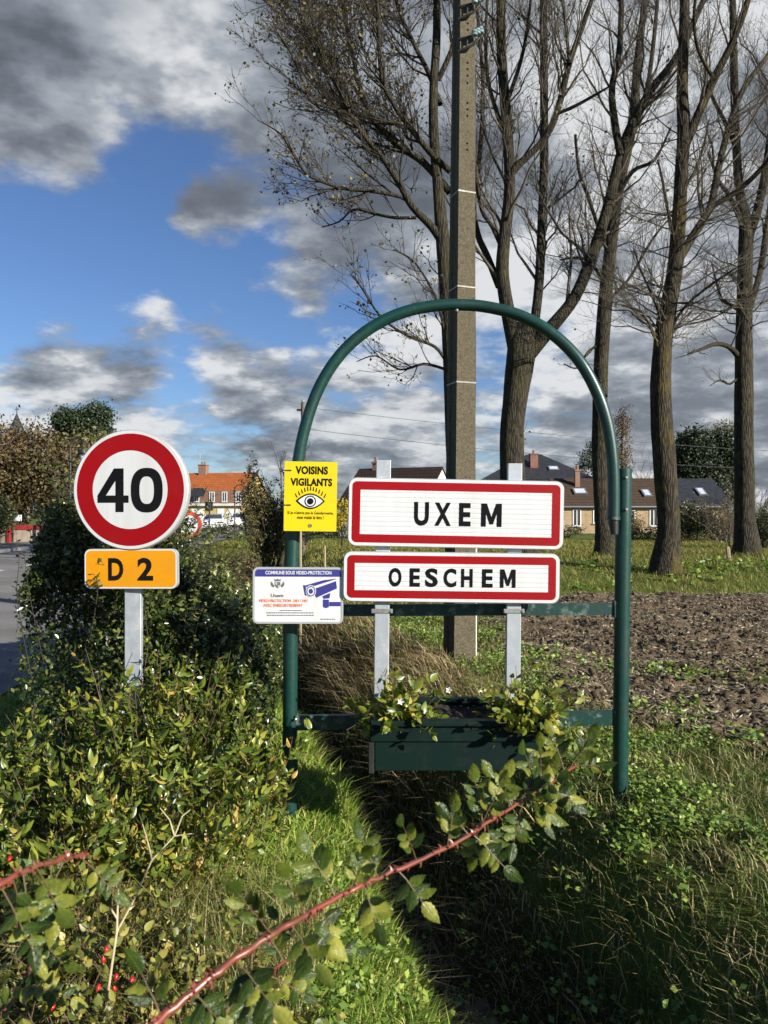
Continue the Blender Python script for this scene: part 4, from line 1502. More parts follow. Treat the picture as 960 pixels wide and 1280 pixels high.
def window(parent, x, z, w_, h, y, bars=True):
    f = MB()
    t = 0.07
    f.ring([(x - w_ / 2, z), (x + w_ / 2, z), (x + w_ / 2, z + h), (x - w_ / 2, z + h)], [(x - w_ / 2 + t, z + t), (x + w_ / 2 - t, z + t), (x + w_ / 2 - t, z + h - t), (x - w_ / 2 + t, z + h - t)], y - 0.05, y + 0.02)
    if bars:
        f.box(x - 0.03, x + 0.03, y - 0.045, y - 0.01, z + t + 0.002, z + h - t - 0.002)
    wo = f.build('window', window_white, parent)
    p = MB()
    p.flat([(x - w_ / 2 + t, z + t), (x + w_ / 2 - t, z + t), (x + w_ / 2 - t, z + h - t), (x - w_ / 2 + t, z + h - t)], y - 0.008)
    p.build('pane', pane_dark, wo)
    s = MB()
    s.box(x - w_ / 2 - 0.06, x + w_ / 2 + 0.06, y - 0.10, y - 0.002, z - 0.07, z - 0.004)
    s.build('sill', kerbm, wo)


def gable_roof(parent, x0, x1, y0, y1, ze, zr, mat, over=0.25, name='roof', thick=0.16):
    yc = (y0 + y1) / 2
    sl = (zr - ze) / (yc - y0)
    a, b = y0 - over, y1 + over
    za = ze - over * sl
    m = MB()
    prof_ = [(a, za), (yc, zr), (b, za), (b, za + thick), (yc, zr + thick), (a, za + thick)]
    vs = [(x0 - over, y, z) for y, z in prof_] + [(x1 + over, y, z) for y, z in prof_]
    m.add(vs, [(0, 1, 4, 5), (1, 2, 3, 4), (11, 10, 7, 6), (10, 9, 8, 7), (5, 4, 10, 11), (4, 3, 9, 10), (0, 5, 11, 6), (3, 2, 8, 9), (6, 7, 1, 0), (7, 8, 2, 1)])
    return m.build(name, mat, parent)


def gable_walls(parent, x0, x1, y0, y1, ze, zr, mat, name='wall'):
    yc = (y0 + y1) / 2
    m = MB()
    prof_ = [(y0, -0.3), (y1, -0.3), (y1, ze), (yc, zr), (y0, ze)]
    vs = [(x0, y, z) for y, z in prof_] + [(x1, y, z) for y, z in prof_]
    n = 5
    m.add(vs, [(4, 3, 2, 1, 0), (5, 6, 7, 8, 9)] + [(i, (i + 1) % n, (i + 1) % n + n, i + n) for i in range(n)])
    return m.build(name, mat, parent)


def skylight(roof, x, frac, y0, ze, zr, yc, w_, h, thick):
    """roof window lying on the front slope"""
    sl = math.atan2(zr - ze, yc - y0)
    y = y0 + (yc - y0) * frac
    z = ze + (zr - ze) * frac + thick / math.cos(sl) * 0.9 + 0.03
    def place(u, v, o):
        return (x + u, y + v * math.cos(sl) - o * math.sin(sl), z + v * math.sin(sl) + o * math.cos(sl))
    m = MB()
    vs = [place(u, v, o) for o in (0.0, 0.09) for u, v in ((-w_ / 2, -h / 2), (w_ / 2, -h / 2), (w_ / 2, h / 2), (-w_ / 2, h / 2))]
    m.add(vs, [(4, 5, 6, 7), (0, 1, 5, 4), (1, 2, 6, 5), (2, 3, 7, 6), (3, 0, 4, 7)])
    fr = m.build('skylight', surf('grey_zinc', (0.25, 0.26, 0.28), rough=0.4, metal=0.5), roof)
    m = MB()
    t = 0.12
    m.add([place(u, v, 0.096) for u, v in ((-w_ / 2 + t, -h / 2 + t), (w_ / 2 - t, -h / 2 + t), (w_ / 2 - t, h / 2 - t), (-w_ / 2 + t, h / 2 - t))], [(0, 1, 2, 3)])
    m.build('skylight_pane', surf('sky_glass', (0.55, 0.60, 0.66), rough=0.06, spec=1.0), roof)


def chimney(parent, x, y, z0, z1, w_, mat, pots=1):
    m = MB()
    m.box(x - w_ / 2, x + w_ / 2, y - w_ / 2, y + w_ / 2, z0, z1)
    m.box(x - w_ / 2 - 0.06, x + w_ / 2 + 0.06, y - w_ / 2 - 0.06, y + w_ / 2 + 0.06, z1, z1 + 0.12)
    for k in range(pots):
        m.tube([(x + (k - (pots - 1) / 2) * 0.35, y, z1 + 0.12), (x + (k - (pots - 1) / 2) * 0.35, y, z1 + 0.45)], 0.11, 10)
    return m.build('chimney', mat, parent)


def gutter(parent, x0, x1, y, z):
    m = MB()
    m.tube([(x0, y, z), (x1, y, z)], 0.07, 8)
    m.build('gutter', surf('grey_zinc', (0.25, 0.26, 0.28), rough=0.4, metal=0.5), parent)


def hx(px, Y):
    return (px - 480) / 960 * Y


# long buff brick house with a brown and a black roof
Y = 57.0
bx = thing('brick_house', 'long low buff brick house with brown tiled roof and black end', 'house', (hx(800, Y), Y, 0))
xl, xm, xr = hx(703, Y) - bx.location.x, hx(848, Y) - bx.location.x, hx(911, Y) - bx.location.x
gable_walls(bx, xl, xr, 0, 7.0, 2.10, 4.02, brick_y)
rf = gable_roof(bx, xl, xm - 0.26, 0, 7.0, 2.12, 4.10, tile_b)
rf2 = gable_roof(bx, xm + 0.26, xr, 0, 7.0, 2.14, 4.08, slate, name='roof')
rf2['label'] = 'black slate end of the roof'
skylight(rf, hx(731, Y) - bx.location.x, 0.42, 0, 2.12, 4.10, 3.5, 1.0, 0.9, 0.16)
skylight(rf, hx(815, Y) - bx.location.x, 0.35, 0, 2.12, 4.10, 3.5, 0.65, 1.1, 0.16)
skylight(rf2, hx(886, Y) - bx.location.x, 0.40, 0, 2.14, 4.08, 3.5, 0.65, 1.2, 0.16)
chimney(rf, hx(731.5, Y) - bx.location.x, 2.4, 3.2, 4.75, 0.36, brick_b, 1)
gutter(bx, xl, xr, -0.30, 1.98)
for px, w_, h, z in ((721, 0.62, 1.25, 0.55), (747, 0.7, 1.0, 0.75), (817, 0.62, 1.25, 0.55), (788, 0.7, 1.0, 0.75), (870, 0.7, 1.0, 0.75)):
    window(bx, hx(px, Y) - bx.location.x, z, w_, h, 0)
# hipped slate house behind
Y = 74.0
hh = thing('hipped_roof_house', 'white house with black hipped roof and tall red brick chimney', 'house', (hx(680, Y), Y, 0))
xl, xr = hx(612, Y) - hh.location.x, hx(741, Y) - hh.location.x
mb = MB(); mb.box(xl, xr, 0, 8.5, -0.3, 4.9); mb.build('wall', white_wall, hh)
mb = MB()
x0, x1, z0, zr = xl - 0.4, xr + 0.4, 4.75, 7.45
r0_, r1_ = hx(668, Y) - hh.location.x, hx(688, Y) - hh.location.x
mb.add([(x0, -0.4, z0), (x1, -0.4, z0), (x1, 8.9, z0), (x0, 8.9, z0), (r0_, 4.25, zr), (r1_, 4.25, zr)], [(0, 1, 5, 4), (1, 2, 5), (2, 3, 4, 5), (3, 0, 4), (3, 2, 1, 0)])
hr = mb.build('roof', slate, hh)
chimney(hr, hx(672, Y) - hh.location.x, 2.0, 5.5, 7.25, 0.75, brick_r, 1)
for px in (640, 690, 720):
    window(hh, hx(px, Y) - hh.location.x, 1.0, 0.9, 1.3, 0)
skylight(hr, hx(696, Y) - hh.location.x, 0.40, -0.4, 4.75, 7.45, 4.25, 1.0, 0.8, 0.02)
# brown roofed house left, white gable end
Y = 50.0
wh = thing('brown_roofed_house', 'house with dark brown tiled roof and pale gable behind the signs', 'house', (hx(470, Y), Y, 0), R(-24))
gable_walls(wh, -2.6, 3.3, 0, 7.0, 2.0, 4.6, cream)
rr2 = gable_roof(wh, -2.6, 3.05, 0, 7.0, 2.0, 4.5, tile_d, 0.3)
window(wh, -1.2, 0.6, 0.8, 1.1, 0)
window(wh, 1.4, 0.6, 0.8, 1.1, 0)
gutter(wh, -2.8, 3.2, -0.4, 1.82)
chimney(rr2, -1.6, 3.5, 4.2, 5.0, 0.4, brick_b, 1)
# orange roofed yellow house on the left
Y = 88.0
oh = thing('orange_roofed_house', 'yellow house with bright orange tiled roof at the end of the road', 'house', (hx(255, Y), Y, 0), R(-9))
gable_walls(oh, -4.8, 4.8, 0, 9.0, 3.0, 5.95, yellow_wall)
ro = gable_roof(oh, -4.8, 4.8, 0, 9.0, 3.05, 6.15, tile_o, 0.12)
# mansard of brown tile in front of the upper storey
mb = MB(); mb.box(-4.85, 4.85, -0.22, -0.02, 2.55, 4.05); mb.build('tile_skirt', brick_b, oh)
mb = MB(); mb.box(-4.9, 4.9, -0.34, -0.22, 2.30, 2.58); mb.build('cornice', white_wall, oh)
for x in (-2.9, 1.05, 2.55, 4.2, -0.8):
    window(oh, x, 2.75, 0.62, 1.15, -0.24)
mb = MB(); mb.add([(-1.3, -0.95, 3.35), (0.35, -0.95, 3.35), (0.35, -0.1, 4.35), (-1.3, -0.1, 4.35)], [(0, 1, 2, 3)]); mb.build('dormer_cover', slate, oh)
for x in (-3.1, -0.75, 3.7):
    mb = MB(); mb.box(x - 0.75, x + 0.75, -0.06, -0.005, 0.1, 1.95, 0.01); mb.build('shutter', window_white, oh)
mb = MB(); mb.box(1.6, 2.4, -0.05, -0.004, 0.0, 2.0, 0.01); mb.build('door', window_white, oh)
chimney(ro, -1.9, 4.5, 5.6, 7.2, 0.95, brick_b, 2)
chimney(ro, 3.9, 4.5, 5.6, 7.0, 0.25, slate, 0)
mb = MB(); mb.tube([(-2.35, 4.5, 6.0), (-2.35, 4.5, 9.3)], 0.03, 6); mb.tube([(-2.7, 4.5, 9.2), (-2.0, 4.5, 9.2)], 0.025, 6); mb.tube([(-2.6, 4.5, 8.9), (-2.1, 4.5, 8.9)], 0.025, 6); mb.build('aerial', steel, ro)
mb = MB()
mb.add([(4.80, -0.2, 2.98), (4.80, 4.5, 6.36), (4.80, 4.5, 6.62), (4.80, -0.2, 3.24), (5.05, -0.2, 2.98), (5.05, 4.5, 6.36), (5.05, 4.5, 6.62), (5.05, -0.2, 3.24)], [(3, 2, 1, 0), (4, 5, 6, 7), (0, 1, 5, 4), (2, 3, 7, 6), (0, 4, 7, 3), (1, 2, 6, 5)])
mb.build('gable_coping', slate, ro)

# church spire far off
Y = 210.0
ch = thing('church_spire', 'dark pointed church spire rising over the brown tree', 'spire', (hx(21, Y), Y, 0))
mb = MB(); mb.box(-2.4, 2.4, -2.4, 2.4, -1, 23.0); mb.build('tower', brick_b, ch)
mb = MB(); mb.tube([(0, 0, 23.0), (0, 0, 24.0), (0, 0, 27.6), (0, 0, 28.6)], [3.0, 2.1, 0.5, 0.12], 8); mb.build('spire_roof', slate, ch)
mb = MB(); mb.tube([(0, 0, 28.4), (0, 0, 30.4)], 0.12, 6); mb.tube([(-0.6, 0, 29.7), (0.6, 0, 29.7)], 0.12, 6); mb.build('cross', slate, ch)

# red trimmed garden wall over the road
Y = 38.0
gw = thing('garden_wall', 'low garden wall of pale panels with red coping and red gatepost', 'wall', (hx(24, Y), Y, 0.1))
redp = surf('red_paint', (0.30, 0.02, 0.018), (0.24, 0.02, 0.018), scale=4, rough=0.6)
panel = surf('pale_concrete_panel', (0.34, 0.28, 0.22), (0.27, 0.22, 0.17), scale=2, rough=0.9, dirt=(0.14, 0.11, 0.09), dscale=1.5, damt=0.7)
for k in range(7):
    xa = hx(17, Y) - gw.location.x + k * 0.42
    mb = MB(); mb.box(xa + 0.012, xa + 0.408, -0.05, 0.05, -0.3, 0.62, 0.01); mb.build('wall_panel', panel, gw)
mb = MB(); mb.box(hx(17, Y) - gw.location.x, hx(17, Y) - gw.location.x + 3.0, -0.09, 0.09, 0.625, 0.85, 0.015); mb.build('coping', redp, gw)
mb = MB(); mb.box(hx(9, Y) - gw.location.x, hx(14, Y) - gw.location.x, -0.12, 0.12, -0.3, 0.92, 0.015); mb.build('gatepost', redp, gw)
mb = MB(); mb.box(hx(-14, Y) - gw.location.x, hx(8.5, Y) - gw.location.x, -0.05, 0.05, -0.3, 0.62, 0.015); mb.build('wall_panel', panel, gw)
lb = thing('letter_box', 'small white box on a post behind the garden wall', 'letter box', (hx(21.5, 40), 40.0, 0.0))
mb = MB(); mb.box(-0.19, 0.19, -0.12, 0.12, 1.12, 1.45, 0.02); mb.build('box', window_white, lb)
mb = MB(); mb.tube([(0, 0, -0.2), (0, 0, 1.12)], 0.04, 8); mb.build('post', rubber, lb)

# street lamp with curled bracket
def street_lamp(px, Y, ytop, curl, label, lantern=True):
    x = hx(px, Y)
    zt = CAMZ - (ytop - 640) / 960 * Y
    L = thing('street_lamp', label, 'street lamp', (x, Y, 0), 0, 'black village street lamps')
    m = MB()
    m.tube([(0, 0, -0.2), (0, 0, 0.5), (0, 0, 0.55), (0, 0, zt - curl)], [0.09, 0.09, 0.06, 0.045], 10)
    m.build('column', rubber, L, True)
    m = MB()
    pts = []
    for k in range(15):
        a = R(180 - 200 * k / 14)
        pts.append((curl + curl * math.cos(a), 0, zt - curl + curl * math.sin(a)))
    m.tube([(0, 0, zt - curl - 0.3)] + pts, 0.035, 8)
    m.build('curled_bracket', rubber, L, True)
    xe, ze = curl * 1.95, zt - curl * 1.35
    m = MB()
    m.tube([(xe - curl * 0.25, 0, ze + 0.05), (xe - curl * 0.25, 0, ze - 0.05), (xe - curl * 0.25, 0, ze - 0.22), (xe - curl * 0.25, 0, ze - 0.3)], [0.03, 0.24, 0.26, 0.2], 10)
    m.build('lantern_cap', rubber, L, True)
    m = MB()
    m.tube([(xe - curl * 0.25, 0, ze - 0.3), (xe - curl * 0.25, 0, ze - 0.62)], [0.19, 0.11], 10)
    m.build('lantern_glass', surf('lamp_glass', (0.60, 0.60, 0.66), rough=0.2), L, True)


street_lamp(88, 36.0, 548, 0.36, 'black street lamp with curled bracket before the brown tree')
street_lamp(293.5, 62.0, 606, 0.40, 'black street lamp in front of the orange roofed house')

# weight limit sign by the road
Y = 17.5
x = hx(236, Y)
wl = thing('weight_limit_sign', 'round red ringed 19t weight sign peeping out behind the speed sign', 'sign', (x, Y, 0))
zc = CAMZ - (656 - 640) / 960 * Y
mb = MB(); mb.box(-0.04, 0.04, 0.0, 0.04, -0.3, zc + 0.25, 0.003); mb.build('post', galv, wl)
r_ = 17.0 / 960 * Y
mb = MB(); o_ = circ(0, zc, r_, 48); mb.prism(o_, -0.03, -0.002); mb.build('plate', alu, wl)
mb = MB(); mb.ring(circ(0, zc, r_ - 0.005, 48), circ(0, zc, r_ * 0.70, 48), -0.033); mb.build('red_ring', surf('faded_red', (0.50, 0.06, 0.03), (0.42, 0.05, 0.03), scale=5), wl)
mb = MB(); mb.flat(circ(0, zc, r_ * 0.70, 48), -0.033); mb.build('white_centre', wsheet, wl)
link('lettering', text_mesh('19t', -r_ * 0.50, r_ * 0.55, zc - r_ * 0.27, zc + r_ * 0.27, -0.036, black, 0.01), wl)

# warning triangle
Y = 55.0
tr_ = thing('warning_triangle_sign', 'white triangular warning sign with dark border beside the road', 'sign', (hx(284.5, Y), Y, 0))
zc = CAMZ - (643 - 640) / 960 * Y
s_ = 6.6 / 960 * Y
tri = lambda k: [(-s_ * k, zc - s_ * 0.55 * k), (s_ * k, zc - s_ * 0.55 * k), (0, zc + s_ * 1.15 * k)]
mb = MB(); mb.prism(tri(1.0), -0.03, 0.0); mb.build('plate', grey_print, tr_)
mb = MB(); mb.flat(tri(0.74), -0.034); mb.build('white_face', wsheet, tr_)
mb = MB(); mb.flat(rrect(-0.09, 0.0, zc - 0.12, zc + 0.04, 0.02, 3), -0.038); mb.flat(rrect(0.03, 0.11, zc - 0.08, zc + 0.10, 0.02, 3), -0.038); mb.build('pictogram', black, tr_)
mb = MB(); mb.tube([(0, 0.03, -0.2), (0, 0.03, zc + s_)], 0.04, 10); mb.build('post', galv, tr_)
# traffic light head
Y = 50.0
tl = thing('traffic_light', 'black traffic light on a pole in front of the yellow house', 'traffic light', (hx(261.5, Y), Y, 0))
zc = CAMZ - (633 - 640) / 960 * Y
mb = MB(); mb.box(-0.26, 0.26, -0.12, 0.0, zc - 0.28, zc + 0.30, 0.03); mb.build('housing', rubber, tl)
mb = MB(); mb.box(-0.13, 0.13, -0.2, -0.125, zc - 0.26, zc + 0.28, 0.03); mb.build('signal_head', rubber, tl)
for k in range(3):
    mb = MB(); mb.tube([(0, -0.201, zc + 0.18 - 0.17 * k), (0, -0.225, zc + 0.18 - 0.17 * k)], 0.06, 12); mb.build('lens', pane_dark, tl)
mb = MB(); mb.tube([(0, 0.05, -0.2), (0, 0.05, zc)], 0.05, 10); mb.build('post', rubber, tl)


# ------------------------------------------------------------------ white car on the road
def parked_car(px, Y, rotz, label):
    c = thing('car', label, 'car', (hx(px, Y), Y, 0.0), rotz)
    paint = surf('white_car_paint', (0.75, 0.76, 0.77), (0.70, 0.71, 0.72), scale=1, rough=0.25, coat=0.6)
    m = MB()
    side = [(-2.05, 0.30), (-2.12, 0.62), (-2.00, 0.86), (-1.15, 0.98), (-0.55, 1.42), (0.95, 1.46), (1.70, 1.05), (1.98, 0.98), (2.08, 0.55), (2.02, 0.30)]
    n = len(side)
    lv = [(-0.80, 0.88), (-0.86, 1.0), (0.86, 1.0), (0.80, 0.88)]
    vs = []
    for (yy, k) in lv:
        for (xx, zz) in side:
            tw = 0.86 if zz > 1.2 else 1.0
            vs.append((xx * (0.985 if k < 1 else 1), yy * tw, zz))
    fs = [(j * n + i, j * n + (i + 1) % n, (j + 1) * n + (i + 1) % n, (j + 1) * n + i) for j in range(3) for i in range(n)]
    fs += [tuple(range(n - 1, -1, -1)), tuple(3 * n + i for i in range(n))]
    m.add(vs, fs)
    m.build('body', paint, c, True, 35)
    for s in (-1, 1):
        m = MB()
        q = [(-0.92, 0.98), (-0.48, 1.36), (0.15, 1.38), (0.15, 0.98)]
        q2 = [(0.23, 0.98), (0.23, 1.38), (0.90, 1.38), (1.40, 1.02)]
        for qq in (q, q2):
            vs = [(x, s * (0.868 if z < 1.2 else 0.757), z) for x, z in qq]
            m.add(vs, [(0, 1, 2, 3)])
        m.build('side_window', pane_dark, c)
    m = MB(); m.add([(-1.10, -0.70, 1.015), (-1.10, 0.70, 1.015), (-0.60, 0.62, 1.41), (-0.60, -0.62, 1.41)], [(0, 1, 2, 3)]); m.build('windscreen', pane_dark, c)
    m = MB(); m.add([(1.66, -0.66, 1.09), (1.66, 0.66, 1.09), (1.02, 0.60, 1.45), (1.02, -0.60, 1.45)], [(0, 3, 2, 1)]); m.build('rear_window', pane_dark, c)
    for wx in (-1.30, 1.28):
        for s in (-1, 1):
            m = MB(); m.tube([(wx, s * 0.68, 0.31), (wx, s * 0.70, 0.31), (wx, s * 0.86, 0.31), (wx, s * 0.885, 0.31)], [0.27, 0.31, 0.31, 0.27], 20)
            wo = m.build('wheel', rubber, c, True)
            m = MB(); m.tube([(wx, s * 0.886, 0.31), (wx, s * 0.90, 0.31)], 0.19, 16); m.build('rim', alu, wo)
    for s in (-1, 1):
        m = MB(); m.box(-2.10, -2.02, s * 0.62 - 0.17, s * 0.62 + 0.17, 0.66, 0.80, 0.02); m.build('headlight', pane_dark, c)
        m = MB(); m.box(1.99, 2.06, s * 0.66 - 0.12, s * 0.66 + 0.12, 0.70, 0.92, 0.02); m.build('tail_light', redp, c)


parked_car(268.5, 66.0, R(98), 'white car on the road before the orange roofed house')
parked_car(300.0, 80.0, R(95), 'small white car farther off beside the dark shrub')

# ------------------------------------------------------------------ far wooden pole and wires
wood = surf('weathered_wood', (0.16, 0.13, 0.10), (0.10, 0.08, 0.06), scale=6, rough=0.9, stretch=(1, 1, 0.1))
Y = 34.0
wp = thing('wooden_utility_pole', 'thin wooden power pole seen beside the left arch leg', 'utility pole', (hx(379, Y), Y, 0))
zt = CAMZ - (504 - 640) / 960 * Y
mb = MB(); mb.tube([(0, 0, -0.3), (0, 0, zt)], [0.14, 0.10], 12); mb.build('shaft', wood, wp, True)
mb = MB(); mb.box(-0.28, 0.28, -0.05, 0.05, zt - 0.35, zt - 0.25, 0.01); mb.build('crossarm', rubber, wp)
mb = MB(); mb.tube([(0, 0, zt), (0, 0, zt + 0.05), (0, 0, zt + 0.16)], [0.03, 0.09, 0.05], 10); mb.build('insulator', glass, wp, True)
for (x0, y0, x1, y1, sag, lab) in ((380, 509, 1010, 566, 1.0, 'upper thin black wire crossing the sky from the wooden pole'), (380, 536, 1010, 588, 1.3, 'lower thin black wire crossing the sky from the wooden pole')):
    a, b = P(x0, y0, 34.0), P(x1, y1, 46.0)
    o = thing('overhead_wire', lab, 'wire', tuple(a), 0, 'power wires')
    m = MB()
    pts = []
    for k in range(25):
        t = k / 24
        p = a.lerp(b, t) - a
        p.z -= sag * 0.5 * 4 * t * (1 - t) * 0.5
        pts.append(p)
    m.tube(pts, 0.012, 5)
    m.build('cable', rubber, o)

# ------------------------------------------------------------------ wooden stakes
stakem = surf('stake_wood', (0.34, 0.28, 0.17), (0.24, 0.19, 0.12), scale=5, rough=0.9, stretch=(1, 1, 0.15))
for (px, y0, y1, w_, Y, tilt, lab) in ((375.5, 664, 712, 3.2, 10.5, 0.0, 'pale wooden stake close behind the left arch post'), (406, 682, 708, 2.6, 16.0, 0.0, 'short pale stake in the grass left of the town sign'),
                                       (911, 683, 700, 5.0, 19.5, -0.12, 'short leaning stake at the foot of the rightmost poplar'), (950, 666, 680, 2.4, 34.0, 0.0, 'thin pale fence stake at the right edge'),
                                       (911.5, 667, 681, 2.4, 34.0, 0.0, 'thin pale fence stake behind the leaning stake')):
    x = hx(px, Y)
    z1 = CAMZ - (y0 - 640) / 960 * Y
    zg = min(float(terrain(x, Y)), CAMZ - (y1 - 640) / 960 * Y)
    st = thing('wooden_stake', lab, 'stake', (x, Y, zg), 0, 'wooden stakes')
    st.rotation_euler = (0, tilt, 0.3)
    r_ = w_ / 960 * Y / 2
    mb = MB()
    mb.tube([(0, 0, -0.15), (0.003, 0, (z1 - zg) * 0.5), (0, 0, z1 - zg - r_), (0, 0, z1 - zg)], [r_, r_ * 1.05, r_, r_ * 0.7], 6)
    mb.build('shaft', stakem, st)
# ------------------------------------------------------------------ background trees and shrubs
def crown_leaves(ells, n_clump, per, spread, size, rng, up=0.2, wr=0.38):
    """leaf clumps spread through ellipsoids (cx,cy,cz,rx,ry,rz)"""
    ells = np.array(ells, dtype=float)
    vol = ells[:, 3] * ells[:, 4] * ells[:, 5]
    which = rng.choice(len(ells), n_clump, p=vol / vol.sum())
    d = unit(rng.normal(size=(n_clump, 3)))
    r = rng.uniform(0.35, 1.0, n_clump)[:, None] ** 0.5
    c = ells[which, :3] + d * r * ells[which, 3:]
    p = np.repeat(c, per, 0) + rng.normal(size=(n_clump * per, 3)) * spread
    t, s = rand_frames(len(p), rng, up)
    return diamond(p, t, s, rng.uniform(0.6, 1.3, len(p)) * size, wr)


def leafy_tree(name, label, cat, px, Y, ells_px, n_clump, per, size, mat, seed, trunk_w=0.3, group=None, spread=None, dead=0):
    """ells_px: (x, y, rx, ry) in photograph pixels at distance Y"""
    rng = np.random.default_rng(seed)
    x = hx(px, Y)
    zg = float(terrain(x, Y))
    t = thing(name, label, cat, (x, Y, zg), 0, group)
    E = []
    for (ex, ey, rx, ry) in ells_px:
        p = P(ex, ey, Y)
        rw = rx / 960 * Y
        E.append((p.x - x, rng.uniform(-0.3, 0.3) * rw, p.z - zg, rw, rw * 0.85, ry / 960 * Y))
    ztop = max(e[2] + e[5] * 0.5 for e in E)
    m = MB()
    pts = [(0, 0, -0.2), (0.02, 0, ztop * 0.3), (-0.04, 0.05, ztop * 0.6), (0.03, 0, ztop)]
    m.tube(pts, [trunk_w, trunk_w * 0.8, trunk_w * 0.5, trunk_w * 0.15], 8)
    m.build('trunk', bark, t, True)
    tp = np.array([pts], dtype=float)
    tr_ = np.array([[trunk_w, trunk_w * 0.8, trunk_w * 0.5, trunk_w * 0.15]])
    w_ = max(e[3] for e in E)
    b1, r1, L1 = spawn(tp, tr_, 26, 0.2, 1.0, w_ * 1.1, 0.5, 1.2, 0.3, 6, 0.4, 0.02, rng)
    b2, r2, L2 = spawn(b1, r1, 7, 0.3, 1.0, L1 * 0.5, 0.4, 1.0, 0.2, 4, 0.5, 0.008, rng)
    L = [tube_batch(b1, r1, 4), tube_batch(b2, r2, 3)]
    if dead:
        b3, r3, L3 = spawn(b2, r2, dead, 0.2, 1.0, L2 * 0.6, 0.4, 1.0, 0.2, 3, 0.6, 0.006, rng)
        L.append(tube_batch(b3, r3, 3))
    v, f = joinq(L)
    link('branches', fast_mesh('branches', v, f, twigm), t, kind='stuff')
    v, f = crown_leaves(E, n_clump, per, spread or size * 1.6, size, rng)
    link('crown', fast_mesh('crown', v, f, mat), t, kind='stuff')
    return t


def twiggy(name, label, cat, px, Y, w_, h, seed, mat=None, stems=16, n2=9, n3=6, leaves=0, leafm=None, size=0.05, group=None, rbase=0.02, fan=0.5, zoff=0.0):
    """a bare bush of many stems, with some leaves left"""
    rng = np.random.default_rng(seed)
    x = hx(px, Y)
    zg = float(terrain(x, Y)) + zoff
    t = thing(name, label, cat, (x, Y, zg), 0, group)
    K = 7
    base = rng.normal(size=(stems, 3)) * np.array([w_ * 0.12, w_ * 0.12, 0])
    d = rng.normal(size=(stems, 3)) * np.array([1, 1, 0]) * fan
    d[:, 2] = 1
    d = unit(d)
    L = h * rng.uniform(0.6, 1.05, stems)
    q = np.linspace(0, 1, K)
    st = base[:, None] + d[:, None] * (L[:, None] * q)[..., None] + np.cumsum(rng.normal(size=(stems, K, 3)) * 0.03 * h, 1) * np.array([1, 1, .3])
    st[:, 0] = base - np.array([0, 0, 0.1])
    r0 = np.full((stems, 1), rbase) * (1 - q[None] * 0.85)
    b2, r2, L2 = spawn(st, r0, n2, 0.15, 1.0, L * 0.36, 0.35, 0.9, 0.25, 5, 0.55, 0.004, rng)
    b3, r3, L3 = spawn(b2, r2, n3, 0.15, 1.0, L2 * 0.5, 0.4, 1.0, 0.15, 4, 0.6, 0.003, rng)
    v, f = tube_batch(st, r0, 5)
    link('stems', fast_mesh('stems', v, f, mat or twigm, True), t, kind='stuff')
    v, f = joinq([tube_batch(b2, r2, 3), tube_batch(b3, r3, 3)])
    link('twigs', fast_mesh('twigs', v, f, mat or twigm), t, kind='stuff')
    if leaves:
        c = np.concatenate([b3.reshape(-1, 3), b2.reshape(-1, 3)])
        c = c[rng.integers(0, len(c), leaves)] + rng.normal(size=(leaves, 3)) * size * 0.6
        tt, ss = rand_frames(leaves, rng, 0.1)
        v, f = diamond(c, tt, ss, rng.uniform(0.6, 1.3, leaves) * size, 0.33)
        link('leaves', fast_mesh('leaves', v, f, leafm), t, kind='stuff')
    return t


rusty = leafmat('rusty_foliage', [(0.0, (0.035, 0.026, 0.012)), (0.35, (0.085, 0.055, 0.022)), (0.7, (0.125, 0.085, 0.030)), (1.0, (0.15, 0.135, 0.045))], 0.6, 0.2)
olive = leafmat('olive_foliage', [(0.0, (0.05, 0.05, 0.015)), (0.5, (0.11, 0.10, 0.03)), (1.0, (0.19, 0.16, 0.05))], 0.6, 0.2)
pinem = leafmat('pine_foliage', [(0.0, (0.012, 0.022, 0.010)), (0.5, (0.025, 0.042, 0.016)), (1.0, (0.045, 0.062, 0.022))], 0.55, 0.08)
darkgreen = leafmat('dark_shrub_foliage', [(0.0, (0.02, 0.028, 0.008)), (0.5, (0.045, 0.055, 0.014)), (1.0, (0.085, 0.085, 0.025))], 0.45, 0.15)
yellowleaf = leafmat('yellow_foliage', [(0.0, (0.22, 0.16, 0.01)), (0.5, (0.42, 0.32, 0.015)), (1.0, (0.55, 0.45, 0.04))], 0.5, 0.3)
beige_twig = surf('pale_twigs', (0.19, 0.15, 0.11), (0.12, 0.095, 0.07), scale=2, rough=0.9)
brownleaf = leafmat('brown_leaf', [(0.0, (0.05, 0.032, 0.018)), (0.5, (0.12, 0.075, 0.035)), (1.0, (0.22, 0.15, 0.06))], 0.6, 0.2)

leafy_tree('autumn_tree', 'large rusty brown autumn tree over the road at the left edge', 'tree', 28, 46.0,
           [(15, 578, 58, 52), (60, 590, 52, 46), (-30, 590, 50, 50), (40, 620, 60, 30), (90, 610, 34, 40)], 900, 26, 0.20, rusty, 1, 0.32, 'trees behind the speed sign', 0.36)
leafy_tree('autumn_tree', 'olive brown tree half hidden behind the top of the speed sign', 'tree', 120, 50.0,
           [(118, 590, 34, 48), (142, 590, 22, 40), (80, 590, 28, 36)], 480, 26, 0.20, olive, 2, 0.25, 'trees behind the speed sign', 0.36)
leafy_tree('pine_tree', 'dark green pine rising left of the speed sign', 'tree', 106, 58.0,
           [(92, 528, 24, 13), (122, 520, 17, 13), (107, 540, 30, 14), (84, 550, 20, 12), (124, 545, 16, 12), (104, 570, 20, 20)], 900, 26, 0.19, pinem, 3, 0.28, 'dark pines', 0.26)
